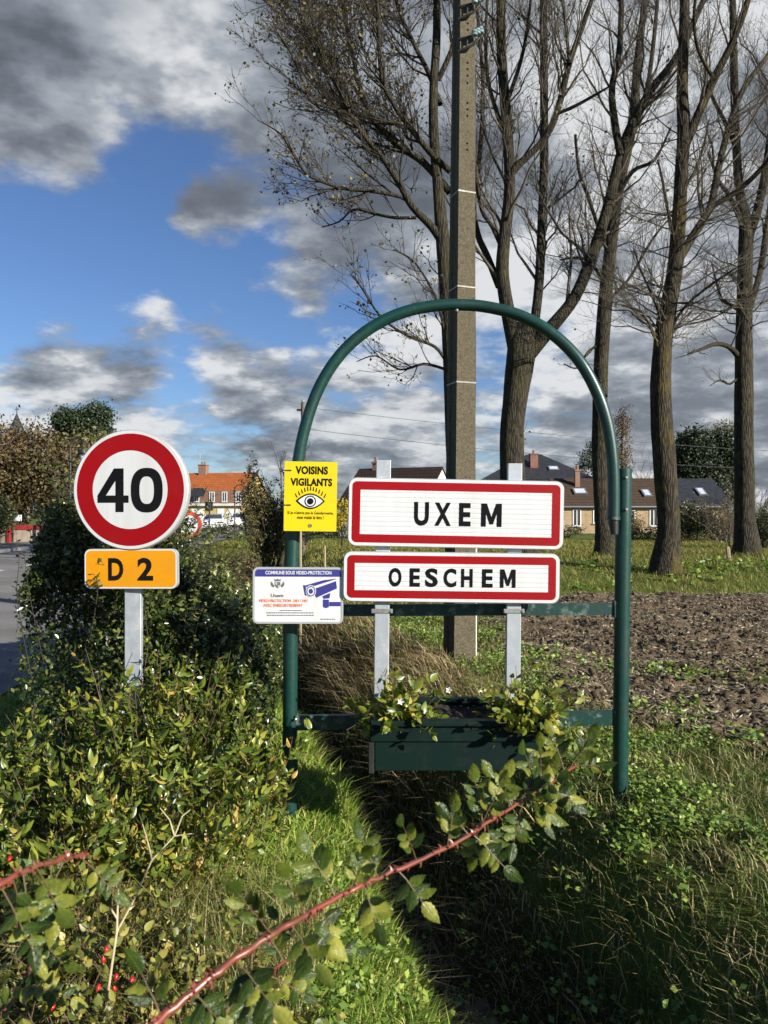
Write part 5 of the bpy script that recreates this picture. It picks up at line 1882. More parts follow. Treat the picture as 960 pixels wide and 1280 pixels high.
leafy_tree('shrub', 'low dark green bush beside the red coped garden wall', 'bush', -8, 37.0, [(-10, 645, 22, 22)], 150, 24, 0.12, darkgreen, 4, 0.08)
leafy_tree('pine_tree', 'broad dark pine behind the black roofed end of the brick house', 'tree', 870, 68.0,
           [(868, 560, 20, 22), (862, 585, 19, 22), (880, 600, 24, 22)], 800, 28, 0.22, pinem, 5, 0.3, 'dark pines', 0.34)
leafy_tree('pine_tree', 'dark pine just left of the rightmost poplar', 'tree', 902, 70.0,
           [(900, 565, 22, 26), (908, 590, 20, 26), (895, 612, 24, 18)], 800, 28, 0.22, pinem, 6, 0.3, 'dark pines', 0.34)
leafy_tree('autumn_tree', 'thin olive tree top showing above the dark pines', 'tree', 896, 80.0,
           [(880, 550, 18, 16), (908, 545, 18, 16), (915, 560, 14, 26)], 220, 20, 0.18, olive, 7, 0.25, None, 0.45, dead=3)
leafy_tree('cedar_tree', 'small dark cedar between the hipped roof and the slim poplar', 'tree', 742, 82.0,
           [(742, 560, 8, 7), (737, 570, 14, 6), (740, 583, 18, 8), (748, 572, 12, 20)], 170, 22, 0.18, pinem, 8, 0.2, None, 0.28)
leafy_tree('columnar_poplar', 'narrow brown columnar poplar beyond the right green post', 'tree', 778, 84.0,
           [(778, 550, 11, 42), (775, 585, 13, 30), (780, 525, 8, 24)], 260, 22, 0.15, brownleaf, 9, 0.25, None, 0.30, dead=4)
leafy_tree('shrub', 'green leafy shrub in front of the black roofed end of the house', 'bush', 872, 42.0,
           [(868, 648, 22, 18), (858, 655, 14, 14), (885, 652, 12, 14)], 190, 24, 0.12, darkgreen, 10, 0.08, None, 0.22)
leafy_tree('shrub', 'small bright yellow shrub left of the UXEM sign', 'bush', 427, 33.0, [(427, 640, 11, 16), (422, 650, 8, 10)], 70, 20, 0.07, yellowleaf, 11, 0.04, None, 0.12)
leafy_tree('shrub', 'rust red shrub against the brick house wall', 'bush', 788, 54.0, [(787, 655, 14, 14)], 110, 20, 0.10, rusty, 12, 0.05, None, 0.2)
twiggy('shrub', 'dense dark twiggy shrub between the orange house and yellow sign', 'bush', 338, 23.0, 1.5, 2.95, 31, None, 34, 12, 7, 7500, olive, 0.075, rbase=0.022, fan=0.20)
twiggy('bare_tree', 'thin bare tree rising behind the dense dark shrub', 'tree', 352, 40.0, 1.0, 5.6, 32, None, 7, 11, 7, rbase=0.05, fan=0.22)
twiggy('shrub', 'low rusty brown shrub in the grass beyond the hedge', 'bush', 300, 17.0, 0.8, 0.85, 33, None, 40, 10, 6, 3500, brownleaf, 0.05, rbase=0.008, fan=0.5)
twiggy('bare_tree', 'pale leafless tree at the right edge behind the poplars', 'tree', 945, 55.0, 1.6, 5.0, 34, beige_twig, 12, 12, 8, rbase=0.05, fan=0.35)
twiggy('shrub', 'brown leafless shrub left of the rightmost poplar trunk', 'bush', 905, 40.0, 2.2, 2.6, 35, beige_twig, 30, 11, 7, 1500, brownleaf, 0.08, rbase=0.025, fan=0.45)
twiggy('bare_tree', 'pale bare tree far off between the columnar poplar and stout poplar', 'tree', 806, 95.0, 2.0, 10.0, 36, beige_twig, 14, 12, 7, rbase=0.08, fan=0.25)
twiggy('shrub', 'dark scrub thicket behind the hidden foot of the poplars', 'bush', 955, 33.0, 1.2, 1.7, 37, None, 24, 10, 6, 2500, darkgreen, 0.08, rbase=0.018, fan=0.4)


def hedgerow(name, label, x0, x1, Y, h, seed, mat, n=260, per=24, size=0.10):
    rng = np.random.default_rng(seed)
    t = thing(name, label, 'hedge', ((x0 + x1) / 2, Y, 0))
    c = np.stack([rng.uniform(x0, x1, n) - (x0 + x1) / 2, rng.uniform(-0.5, 0.5, n), rng.uniform(0.05, 1, n) * h], 1)
    c[:, 2] *= 0.55 + 0.6 * fbm(c[:, 0] * 0.5 + seed, c[:, 0] * 0 + 2, 3, seed)
    p = np.repeat(c, per, 0) + rng.normal(size=(n * per, 3)) * np.array([0.25, 0.2, 0.12])
    p[:, 2] = np.maximum(p[:, 2], 0.02)
    tt, ss = rand_frames(len(p), rng, 0.3)
    v, f = diamond(p, tt, ss, rng.uniform(0.6, 1.3, len(p)) * size, 0.34)
    link('foliage', fast_mesh('foliage', v, f, mat), t, kind='stuff')


hedgerow('hedge', 'straggly brown weed strip along the brick house wall', 12.5, 33.0, 44.0, 0.85, 51, brownleaf, 500, 24, 0.11)
hedgerow('hedge', 'dull green hedge far behind the town sign', -14.0, 12.0, 47.0, 0.9, 52, darkgreen, 420, 24, 0.12)
hedgerow('hedge', 'low dark scrub line beyond the road bend', -30.0, -13.0, 100.0, 2.0, 53, olive, 260, 24, 0.22)

# ------------------------------------------------------------------ grass
def blades(x, y, h, wd, lean, rng, curve=0.35, z=None, ldir=None):
    """N grass blades of three tapering pieces"""
    N = len(x)
    z = terrain(x, y) - 0.01 if z is None else z
    a = rng.uniform(0, 2 * math.pi, N)
    if ldir is not None:
        dirv = np.stack([np.cos(a), np.sin(a)], 1) * 0.6 + ldir
        dirv /= np.maximum(np.linalg.norm(dirv, axis=1, keepdims=True), 1e-6)
    else:
        dirv = np.stack([np.cos(a), np.sin(a)], 1)
    sd = np.stack([-dirv[:, 1], dirv[:, 0]], 1)
    tw = rng.uniform(-0.9, 0.9, N)[:, None]
    sd = sd * np.cos(tw) + dirv * np.sin(tw)
    V = np.zeros((N, 5, 3))
    b = np.stack([x, y, z], 1)
    off = (lean * h)[:, None] * dirv
    bend = (curve * h)[:, None] * dirv
    V[:, 0] = b
    V[:, 1] = b
    V[:, 0, :2] += sd * (wd / 2)[:, None]
    V[:, 1, :2] -= sd * (wd / 2)[:, None]
    m = b.copy()
    m[:, :2] += off * 0.5 + bend * 0.22
    m[:, 2] += h * 0.58
    V[:, 2] = m
    V[:, 3] = m
    V[:, 2, :2] += sd * (wd * 0.40)[:, None]
    V[:, 3, :2] -= sd * (wd * 0.40)[:, None]
    t = b.copy()
    t[:, :2] += off + bend
    t[:, 2] += h * np.clip(1 - curve * 0.55, 0.2, 1)
    V[:, 4] = t
    v = V.reshape(-1, 3)
    k = np.arange(N) * 5
    f = np.concatenate([np.stack([k, k + 1, k + 3], 1), np.stack([k, k + 3, k + 2], 1), np.stack([k + 2, k + 3, k + 4], 1)])
    return v, f


def scatter(n, x0, x1, y0, y1, keep, rng, power=1.0):
    """points denser near the camera"""
    u = rng.uniform(0, 1, n)
    y = y0 * (y1 / y0) ** u if power else y0 + (y1 - y0) * u
    x = rng.uniform(x0, x1, n)
    k = keep(x, y)
    return x[k], y[k]


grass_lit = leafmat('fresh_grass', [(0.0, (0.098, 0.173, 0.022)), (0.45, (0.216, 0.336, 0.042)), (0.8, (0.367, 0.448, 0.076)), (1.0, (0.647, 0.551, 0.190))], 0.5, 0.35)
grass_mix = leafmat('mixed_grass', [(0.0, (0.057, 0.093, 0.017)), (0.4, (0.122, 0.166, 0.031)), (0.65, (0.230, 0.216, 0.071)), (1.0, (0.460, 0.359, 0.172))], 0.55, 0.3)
grass_dry = leafmat('dry_grass', [(0.0, (0.105, 0.074, 0.037)), (0.4, (0.231, 0.168, 0.084)), (0.8, (0.399, 0.304, 0.158)), (1.0, (0.546, 0.452, 0.263))], 0.65, 0.25)
weedm = leafmat('weed_leaf', [(0.0, (0.059, 0.125, 0.019)), (0.5, (0.156, 0.250, 0.036)), (1.0, (0.331, 0.410, 0.073))], 0.45, 0.3)

rng = np.random.default_rng(61)


def dd(x, y):
    return x - ditch_x(y)


parts = []
# left verge and left bank
x, y = scatter(200000, -3.6, 1.1, 1.7, 22.0, lambda x, y: (dd(x, y) < -0.22) & (x > road_cx(y) + road_right(y) + 0.15) & (rng.uniform(0, 1, len(x)) < np.clip(1.25 - np.abs(dd(x, y) + 0.8) * 0.30, 0.15, 1)), rng)
h = rng.uniform(0.05, 0.13, len(x)) * (1 + 0.8 * (fbm(x * 3, y * 3, 3, 8) - 0.4)) * np.clip(y / 3.2, 0.9, 1.6)
parts.append(blades(x, y, h, rng.uniform(0.004, 0.008, len(x)) * np.clip(y / 3.5, 0.9, 3), rng.uniform(0.1, 0.7, len(x)), rng, 0.4))
yl = 2.0 * (9.0 / 2.0) ** rng.uniform(0, 1, 9000)
xl = ditch_x(yl) + rng.uniform(-0.52, -0.17, 9000)
parts.append(blades(xl, yl, rng.uniform(0.05, 0.15, 9000), rng.uniform(0.004, 0.008, 9000) * np.clip(yl / 3.5, 0.9, 2), rng.uniform(0.1, 0.7, 9000), rng, 0.5, ldir=np.array([0.35, -0.1])))
v, f = joinq(parts)
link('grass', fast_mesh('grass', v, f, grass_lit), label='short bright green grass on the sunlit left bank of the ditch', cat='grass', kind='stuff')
# right bank of the ditch, mixed with straw
x, y = scatter(150000, -3.0, 4.5, 1.9, 15.0, lambda x, y: (dd(x, y) > 0.16) & (x < field_edge(y) + 0.35) & (rng.uniform(0, 1, len(x)) < np.clip(0.15 + fbm(x * 2.2, y * 2.2, 3, 17) * 1.1, 0, 1)), rng)
h = rng.uniform(0.04, 0.13, len(x)) * (0.6 + 0.9 * fbm(x * 2, y * 2, 3, 18))
v, f = blades(x, y, h, rng.uniform(0.004, 0.008, len(x)) * np.clip(y / 4, 0.8, 2.5), rng.uniform(0.05, 0.8, len(x)), rng, 0.4)
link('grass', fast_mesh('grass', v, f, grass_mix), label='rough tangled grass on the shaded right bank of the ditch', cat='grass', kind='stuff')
# straw lying in the ditch
x, y = scatter(9000, -3.0, 3.2, 2.2, 12.0, lambda x, y: (dd(x, y) > -0.32) & (dd(x, y) < 1.7) & (fbm(x * 1.6, y * 1.6, 3, 27) > 0.36), rng)
h = rng.uniform(0.05, 0.16, len(x))
v1 = blades(x, y, h, rng.uniform(0.002, 0.004, len(x)) * np.clip(y / 4, 0.8, 2.0), rng.uniform(0.4, 1.5, len(x)), rng, 0.6)
# long dry stalks falling down the far right bank
x, y = scatter(17000, -2.6, 1.6, 5.3, 11.5, lambda x, y: (dd(x, y) > 0.30) & (dd(x, y) < 1.45), rng)
h = rng.uniform(0.12, 0.42, len(x))
v2 = blades(x, y, h, rng.uniform(0.003, 0.006, len(x)) * np.clip(y / 5, 0.9, 2), rng.uniform(0.1, 0.9, len(x)), rng, 0.55, ldir=np.array([-0.4, -0.4]))
# debris lying in the bottom
y = 1.9 * (9.0 / 1.9) ** rng.uniform(0, 1, 9000)
x = ditch_x(y) + rng.normal(size=9000) * 0.20 + 0.03
v3 = blades(x, y, rng.uniform(0.02, 0.11, len(x)), rng.uniform(0.002, 0.005, len(x)) * np.clip(y / 4, 0.8, 2.0), rng.uniform(0.5, 3.0, len(x)), rng, 0.6)
v, f = joinq([v1, v2, v3])
link('dry_grass', fast_mesh('dry_grass', v, f, grass_dry), label='long straw coloured dead grass hanging down the ditch bank', cat='grass', kind='stuff')
# pale dead tuft on the lip of the ditch
tuft = np.random.default_rng(66)
x = 0.30 + tuft.normal(size=420) * 0.06
y = 3.25 + tuft.normal(size=420) * 0.07
v, f = blades(x, y, tuft.uniform(0.08, 0.20, 420), tuft.uniform(0.002, 0.004, 420), tuft.uniform(0.3, 1.2, 420), tuft, 0.5, ldir=np.array([0.5, -0.6]))
link('dry_tuft', fast_mesh('dry_tuft', v, f, grass_dry), label='pale dead grass tuft on the lip of the ditch under the rose cane', cat='grass', kind='stuff')
# turf bank behind the field and meadow beyond
x, y = scatter(130000, -11.0, 26.0, 13.9, 42.0, lambda x, y: (x > road_cx(y) + road_right(y) + 0.3) & ((y > 14.35 + 0.3 * fbm(x * 2, y * 0 + 1, 2, 3)) | (x < field_edge(y))) & (np.abs(x) < y * 0.75), rng)
h = rng.uniform(0.07, 0.18, len(x)) * (0.7 + 0.8 * fbm(x, y, 3, 38))
v, f = blades(x, y, h, rng.uniform(0.007, 0.014, len(x)) * np.clip(y / 16, 1, 2.5), rng.uniform(0.1, 0.7, len(x)), rng, 0.4)
turfm = leafmat('turf_grass', [(0.0, (0.081, 0.095, 0.017)), (0.45, (0.184, 0.190, 0.033)), (0.8, (0.299, 0.269, 0.066)), (1.0, (0.414, 0.336, 0.121))], 0.5, 0.3)
link('grass', fast_mesh('grass', v, f, turfm), label='sunlit green turf bank at the feet of the poplars', cat='grass', kind='stuff')


# broad leaved weeds between field and arch
def weeds(n, per, keep, x0, x1, y0, y1, size, seed, h0, h1):
    r = np.random.default_rng(seed)
    x, y = scatter(n, x0, x1, y0, y1, keep, r)
    N = len(x)
    zz = terrain(x, y)
    hh = r.uniform(h0, h1, N)
    c = np.stack([x, y, zz + 0.02], 1)
    p = np.repeat(c, per, 0)
    q = r.uniform(0.1, 1, len(p))
    p[:, 2] += q * np.repeat(hh, per)
    p[:, :2] += r.normal(size=(len(p), 2)) * 0.03
    a = r.uniform(0, 2 * math.pi, len(p))
    t = unit(np.stack([np.cos(a), np.sin(a), r.uniform(-0.2, 0.7, len(p))], 1))
    s = unit(np.cross(t, np.array([0.35, -0.25, 0.8]) + r.normal(size=(len(p), 3)) * 0.4))
    return diamond(p, t, s, r.uniform(0.6, 1.3, len(p)) * size, 0.36)


v, f = joinq([weeds(15000, 8, lambda x, y: (dd(x, y) > 0.85) & (x < field_edge(y) + 0.5) & (fbm(x * 2.5, y * 2.5, 3, 44) > 0.49), -2.0, 5.0, 3.3, 12.0, 0.030, 71, 0.02, 0.10),
              weeds(4500, 9, lambda x, y: (dd(x, y) < -0.25) & (dd(x, y) > -1.4) & (fbm(x * 2.5, y * 2.5, 3, 45) > 0.45), -3.0, 1.0, 2.4, 11.0, 0.030, 72, 0.03, 0.12),
              weeds(1000, 7, lambda x, y: (dd(x, y) > -0.22) & (dd(x, y) < 0.9), -1.8, 2.2, 2.3, 9.0, 0.034, 75, 0.03, 0.14),
              weeds(900, 8, lambda x, y: (y > 4.9) & (x > field_edge(y)) & (fbm(x * 1.3, y * 1.3, 3, 46) > 0.56), 1.5, 6.0, 4.9, 9.0, 0.045, 73, 0.03, 0.12),
              weeds(600, 8, lambda x, y: (fbm(x, y, 2, 4) > 0.60), 0.5, 14.0, 14.6, 20.0, 0.10, 74, 0.03, 0.14)])
link('weeds', fast_mesh('weeds', v, f, weedm), label='low broad leaved green weeds between the arch and the field', cat='weeds', kind='stuff')

# ------------------------------------------------------------------ clods and stubble on the field
rng = np.random.default_rng(81)
x, y = scatter(18000, 1.0, 10.0, 4.8, 14.6, lambda x, y: (x > field_edge(y) - 0.1) & (x < y * 0.62 + 1.0), rng)
N = len(x)
ico = np.array([(0, 0, 1), (0.89, 0, 0.45), (0.28, 0.85, 0.45), (-0.72, 0.53, 0.45), (-0.72, -0.53, 0.45), (0.28, -0.85, 0.45), (0.72, 0.53, -0.45), (-0.28, 0.85, -0.45), (-0.89, 0, -0.45), (-0.28, -0.85, -0.45), (0.72, -0.53, -0.45)])
icf = np.array([(0, 1, 2), (0, 2, 3), (0, 3, 4), (0, 4, 5), (0, 5, 1), (1, 6, 2), (2, 7, 3), (3, 8, 4), (4, 9, 5), (5, 10, 1), (2, 6, 7), (3, 7, 8), (4, 8, 9), (5, 9, 10), (1, 10, 6)])
sz = 0.010 + 0.026 * rng.uniform(0, 1, N) ** 3.5
V = ico[None] * (1 + rng.uniform(-0.35, 0.35, (N, 11, 1))) * sz[:, None, None] * rng.uniform(0.6, 1.5, (N, 1, 3)) * np.array([1.0, 1.0, 0.75])
V += np.stack([x, y, field_z(x, y) + sz * 0.25], 1)[:, None]
F = (icf[None] + (np.arange(N) * 11)[:, None, None]).reshape(-1, 3)
link('clods', fast_mesh('clods', V.reshape(-1, 3), F, soilm), field, kind='stuff')
x, y = scatter(52000, 1.0, 10.0, 4.8, 14.6, lambda x, y: (x > field_edge(y) - 0.15) & (x < y * 0.62 + 1.0) & (fbm(x * 1.8, y * 1.8, 3, 85) > 0.34), rng)
N = len(x)
a = rng.uniform(0, math.pi, N)
t = unit(np.stack([np.cos(a), np.sin(a), rng.normal(size=N) * 0.25], 1))
s = unit(np.cross(t, np.array([0, 0, 1.0]) + rng.normal(size=(N, 3)) * 0.5))
v, f = diamond(np.stack([x, y, field_z(x, y) + 0.018], 1), t, s, rng.uniform(0.02, 0.085, N), 0.09, 0.6)
strawm = leafmat('maize_stubble', [(0.0, (0.13, 0.10, 0.06)), (0.5, (0.30, 0.24, 0.15)), (1.0, (0.52, 0.45, 0.32))], 0.6, 0.15)
link('stubble', fast_mesh('stubble', v, f, strawm), field, kind='stuff')
# ------------------------------------------------------------------ hedge behind the speed sign
privet = leafmat('privet_leaf', [(0.0, (0.016, 0.030, 0.008)), (0.45, (0.035, 0.058, 0.012)), (0.8, (0.075, 0.095, 0.022)), (1.0, (0.16, 0.16, 0.05))], 0.28, 0.15, 0.6)
rng = np.random.default_rng(91)
hd = thing('privet_hedge', 'overgrown dark privet hedge running back behind the speed sign', 'hedge', (-1.7, 6.5, 0))


def hedge_top(x, y):
    d = x - (-1.72 - 0.085 * (y - 5))
    base = np.interp(d, [-0.46, -0.38, -0.12, 0.25, 0.5, 0.78, 0.98], [1.40, 1.62, 1.68, 1.38, 1.08, 0.76, 0.35])
    return base * (0.86 + 0.28 * fbm(x * 2.6, y * 2.6, 3, 92)) * np.interp(y, [4.45, 4.8, 6.0, 7.5, 9.0, 10.5], [0.75, 1.0, 0.93, 0.74, 0.58, 0.2])


n = 175000
y = 4.5 * (10.3 / 4.5) ** (rng.uniform(0, 1, n) ** 1.35)
d = rng.uniform(-0.46, 0.95, n)
x = -1.72 - 0.085 * (y - 5) + d
top = hedge_top(x, y)
# leaves mostly near the outside
depth = rng.exponential(0.10, n)
zq = np.where(rng.uniform(0, 1, n) < 0.55, top - depth, rng.uniform(0.0, 1, n) * top)
keep = (zq > 0.02) & ((rng.uniform(0, 1, n) < 0.75) | (y < 6))
x, y, zq, d, top = x[keep], y[keep], zq[keep], d[keep], top[keep]
p = np.stack([x, y, zq], 1) + rng.normal(size=(len(x), 3)) * 0.02
t, s = rand_frames(len(p), rng, 0.45)
v, f = diamond(p - np.array(hd.location), t, s, rng.uniform(0.022, 0.042, len(p)) * np.clip(p[:, 1] / 5.5, 1, 1.8), 0.30)
link('foliage', fast_mesh('foliage', v, f, privet), hd, kind='stuff')
# leading shoots that stick out
n = 460
y = 4.45 * (7.0 / 4.45) ** rng.uniform(0, 1, n)
d = rng.uniform(-0.30, 0.80, n)
x = -1.72 - 0.085 * (y - 5) + d
z = hedge_top(x, y) - 0.15
dirv = unit(np.stack([rng.normal(size=n) * 0.35 + d * 0.5, rng.normal(size=n) * 0.35 - 0.1, np.full(n, 1.0)], 1))
L = rng.uniform(0.25, 0.62, n)
q = np.linspace(0, 1, 6)
sh = np.stack([x, y, z], 1)[:, None] + dirv[:, None] * (L[:, None] * q)[..., None] + np.cumsum(rng.normal(size=(n, 6, 3)) * 0.012, 1)
sh -= np.array(hd.location)
v, f = tube_batch(sh, np.full((n, 6), 0.003) * (1 - 0.6 * q), 3)
link('shoots', fast_mesh('shoots', v, f, twigm), hd, kind='stuff')


def leaves_on(shoots, per, size, rng, up=0.35, wr=0.28, t0=0.1):
    n, K, _ = shoots.shape
    idx = np.repeat(np.arange(n), per)
    tt = rng.uniform(t0, 1, len(idx)) * (K - 1)
    i = np.minimum(tt.astype(int), K - 2)
    fr = (tt - i)[:, None]
    p = shoots[idx, i] * (1 - fr) + shoots[idx, i + 1] * fr
    ax = unit(shoots[idx, i + 1] - shoots[idx, i])
    rv = rng.normal(size=(len(idx), 3))
    pr = unit(rv - ax * (rv * ax).sum(-1, keepdims=True))
    t = unit(ax * up + pr)
    s = unit(np.cross(t, ax + rng.normal(size=(len(idx), 3)) * 0.3))
    return p, t, s, rng.uniform(0.4, 1.3, len(idx)) * size


p, t, s, L = leaves_on(sh, 18, 0.042, rng)
v, f = diamond(p, t, s, L, 0.28)
link('shoot_leaves', fast_mesh('shoot_leaves', v, f, leafmat('privet_young', [(0.0, (0.05, 0.08, 0.015)), (0.5, (0.12, 0.15, 0.03)), (1.0, (0.30, 0.29, 0.10))], 0.32, 0.25, 0.6)), hd, kind='stuff')


# single shoots that stand clear of the hedge
def shoot(rows, per, seed, mat):
    r = np.random.default_rng(seed)
    c = crom([tuple(P(x, y, Y) - hd.location) + (0.0028,) for x, y, Y in rows], 4)
    c[:, 3] = np.linspace(0.0032, 0.0012, len(c))
    link('shoot', fast_mesh('shoot', *tube_batch(c[None, :, :3], c[None, :, 3], 5), twigm, True), hd)
    p, t, s, L = leaves_on(c[None, :, :3], per, 0.038, r)
    v, f = diamond(p, t, s, L, 0.27)
    link('shoot_leaves', fast_mesh('shoot_leaves', v, f, mat), hd, kind='stuff')


yngm = MATS['privet_young']
for k, (rows, mt) in enumerate((([(40, 850, 4.5), (28, 790, 4.42), (21, 740, 4.40), (24, 700, 4.42), (20, 672, 4.42)], privet), ([(55, 830, 4.5), (42, 770, 4.45), (34, 725, 4.45), (30, 690, 4.45)], privet),
                                ([(75, 760, 4.55), (62, 700, 4.5), (56, 665, 4.5), (62, 630, 4.52), (68, 618, 4.52)], yngm), ([(90, 740, 4.5), (78, 690, 4.48), (82, 650, 4.46), (86, 632, 4.46)], yngm),
                                ([(60, 690, 4.6), (50, 655, 4.6), (44, 640, 4.6)], yngm), ([(112, 800, 4.15), (120, 755, 4.10), (122, 730, 4.10), (116, 716, 4.09)], privet), ([(200, 860, 4.1), (186, 800, 4.2), (181, 760, 4.22), (183, 745, 4.22)], yngm))):
    shoot(rows, 26, 300 + k, mt)


# ------------------------------------------------------------------ leaf pieces that can be told apart
def leaf_mesh(name, wr, fold, droop, teeth, mat, seed):
    """one broad leaf of unit length along +X, midrib folded"""
    r = random.Random(seed)
    n = 6 if teeth == 0 else 11
    mid, lo, hi = [], [], []
    for k in range(n + 1):
        u = k / n
        wd = wr * (math.sin(math.pi * u ** 0.8) ** 0.85) if 0 < u < 1 else 0
        wd *= 1 + (teeth * (0.5 if k % 2 else -0.5))
        z = -droop * u * u
        mid.append((u, 0, z))
        lo.append((u + 0.01 * r.uniform(-1, 1), -wd, z + fold * wd))
        hi.append((u + 0.01 * r.uniform(-1, 1), wd, z + fold * wd))
    vs = mid + lo[1:-1] + hi[1:-1]
    L = lambda k: n + 1 + k - 1
    H = lambda k: n + 1 + (n - 1) + k - 1
    fs = [(0, L(1), 1), (0, 1, H(1))]
    for k in range(1, n - 1):
        fs += [(k, L(k), L(k + 1), k + 1), (k, k + 1, H(k + 1), H(k))]
    fs += [(n - 1, L(n - 1), n), (n - 1, n, H(n - 1))]
    m = MB()
    m.add(vs, fs)
    return m.mesh(name, mat, True)


def put_leaf(parent, meshes, p, t, s, L, name='leaf'):
    """p relative to parent"""
    o = link(name, random.choice(meshes), parent)
    t = Vector(t).normalized()
    s = Vector(s)
    s = (s - t * s.dot(t)).normalized()
    n = t.cross(s)
    M = Matrix((t, s, n)).transposed().to_4x4()
    o.matrix_local = Matrix.Translation(Vector(p)) @ M @ Matrix.Scale(L, 4)
    return o


# ------------------------------------------------------------------ yellow green shrub at the foot of the speed sign
dog = [(0.0, (0.034, 0.066, 0.011)), (0.35, (0.095, 0.145, 0.020)), (0.7, (0.20, 0.24, 0.032)), (0.95, (0.36, 0.34, 0.05)), (1.0, (0.42, 0.27, 0.07))]
dogm = leafmat('shrub_leaf', dog, 0.34, 0.32, 0.5)
dogv = leafmat('shrub_leaf_veined', dog, 0.34, 0.32, 0.5, veins=True)
dog_meshes = [leaf_mesh('shrub_leaf', 0.185 + 0.02 * k, 0.40, 0.12 + 0.1 * k, 0.0, dogv, k) for k in range(3)]
stemm = surf('reddish_stem', (0.13, 0.075, 0.045), (0.08, 0.05, 0.03), scale=20, rough=0.6)


def place_leaves(t, meshes, mat, p, tt, s, L, parts_n, rng):
    # the leaves nearest the camera and the light are pieces of their own
    wp = p + np.array(t.location)
    score = wp[:, 1] * 0.8 - wp[:, 2] * 1.3 + rng.uniform(0, 0.7, len(p))
    order = np.argsort(score)
    sel = order[:parts_n]
    for k in sel:
        put_leaf(t, meshes, p[k], tt[k], s[k], L[k] * 1.15)
    rest = order[parts_n:]
    # the others share one mesh, still as curved leaves
    base = meshes[1]
    nv = len(base.vertices)
    co = np.empty(nv * 3, dtype=np.float32)
    base.vertices.foreach_get('co', co)
    co = co.reshape(-1, 3)
    tris = []
    for pl in base.polygons:
        vv = list(pl.vertices)
        for k in range(1, len(vv) - 1):
            tris.append((vv[0], vv[k], vv[k + 1]))
    tris = np.array(tris)
    T, S_ = tt[rest], s[rest]
    S_ = unit(S_ - T * (S_ * T).sum(-1, keepdims=True))
    Nn = np.cross(T, S_)
    V = p[rest][:, None] + (T[:, None] * co[None, :, 0:1] + S_[:, None] * co[None, :, 1:2] + Nn[:, None] * co[None, :, 2:3]) * L[rest][:, None, None]
    F = (tris[None] + (np.arange(len(rest)) * nv)[:, None, None]).reshape(-1, 3)
    link('foliage', fast_mesh('foliage', V.reshape(-1, 3), F, mat, True), t, kind='stuff')


def upright_shrub(label, cx, cy, rx, ry, h, nst, per, size, seed, parts_n, meshes, mat, hfun=None, name='shrub', lean=0.25):
    rng = np.random.default_rng(seed)
    t = thing(name, label, 'bush', (cx, cy, float(terrain(cx, cy))))
    org = np.array(t.location)
    a = rng.uniform(0, 2 * math.pi, nst)
    r = np.sqrt(rng.uniform(0, 1, nst))
    bx, by = cx + r * rx * np.cos(a), cy + r * ry * np.sin(a)
    H = h * rng.uniform(0.62, 1.05, nst) * (1.03 - 0.30 * r ** 2)
    if hfun is not None:
        H = hfun(bx, by) * rng.uniform(0.65, 1.06, nst)
    d = unit(np.stack([rng.normal(size=nst) * lean + 0.15 * np.cos(a), rng.normal(size=nst) * lean + 0.15 * np.sin(a) - 0.05, np.ones(nst)], 1))
    q = np.linspace(0, 1, 7)
    st = np.stack([bx, by, terrain(bx, by) - 0.02], 1)[:, None] + d[:, None] * (H[:, None] * q)[..., None]
    st = st + np.cumsum(rng.normal(size=(nst, 7, 3)) * 0.012, 1) * np.array([1, 1, 0.3]) - org
    rr = np.full((nst, 7), 0.0042) * (1 - 0.7 * q)
    tw, twr, twL = spawn(st, rr, 3, 0.25, 0.9, 0.24, 0.5, 1.1, 0.3, 7, 0.8, 0.0012, rng, 0.1, 0.04, 0.3)
    v, f = joinq([tube_batch(st, rr, 4), tube_batch(tw, twr, 3)])
    link('stems', fast_mesh('stems', v, f, stemm, True), t, kind='stuff')
    al = np.concatenate([st, tw])
    p, tt, s, L = leaves_on(al, per, size, rng, 0.5, t0=0.12)
    place_leaves(t, meshes, mat, p, tt, s, L, parts_n, rng)
    return t


def shrub_h(x, y):
    top = np.interp(y, [2.3, 2.7, 3.2, 3.8, 4.3], [0.26, 0.46, 0.68, 0.92, 0.86])
    return top * np.interp(x, [-2.3, -1.9, -1.6, -1.35, -0.75, -0.5], [0.45, 0.62, 0.85, 1.0, 0.98, 0.75]) * (0.85 + 0.3 * fbm(x * 3, y * 3, 2, 7))


upright_shrub('yellowing leafy shrub around the foot of the speed sign post', -1.36, 3.40, 0.86, 0.72, 0.8, 250, 17, 0.050, 111, 300, dog_meshes, dogm, shrub_h)

# dry pale branched stalk in front of the shrub
dryst = surf('pale_dry_stalk', (0.46, 0.38, 0.24), (0.34, 0.27, 0.16), scale=12, rough=0.7)
ds = thing('dry_stalk', 'pale dead forked stalk in front of the yellowing shrub', 'plant', tuple(P(140, 1230, 2.1)))
mb = MB()


def DS(x, y, Y):
    return P(x, y, Y) - ds.location


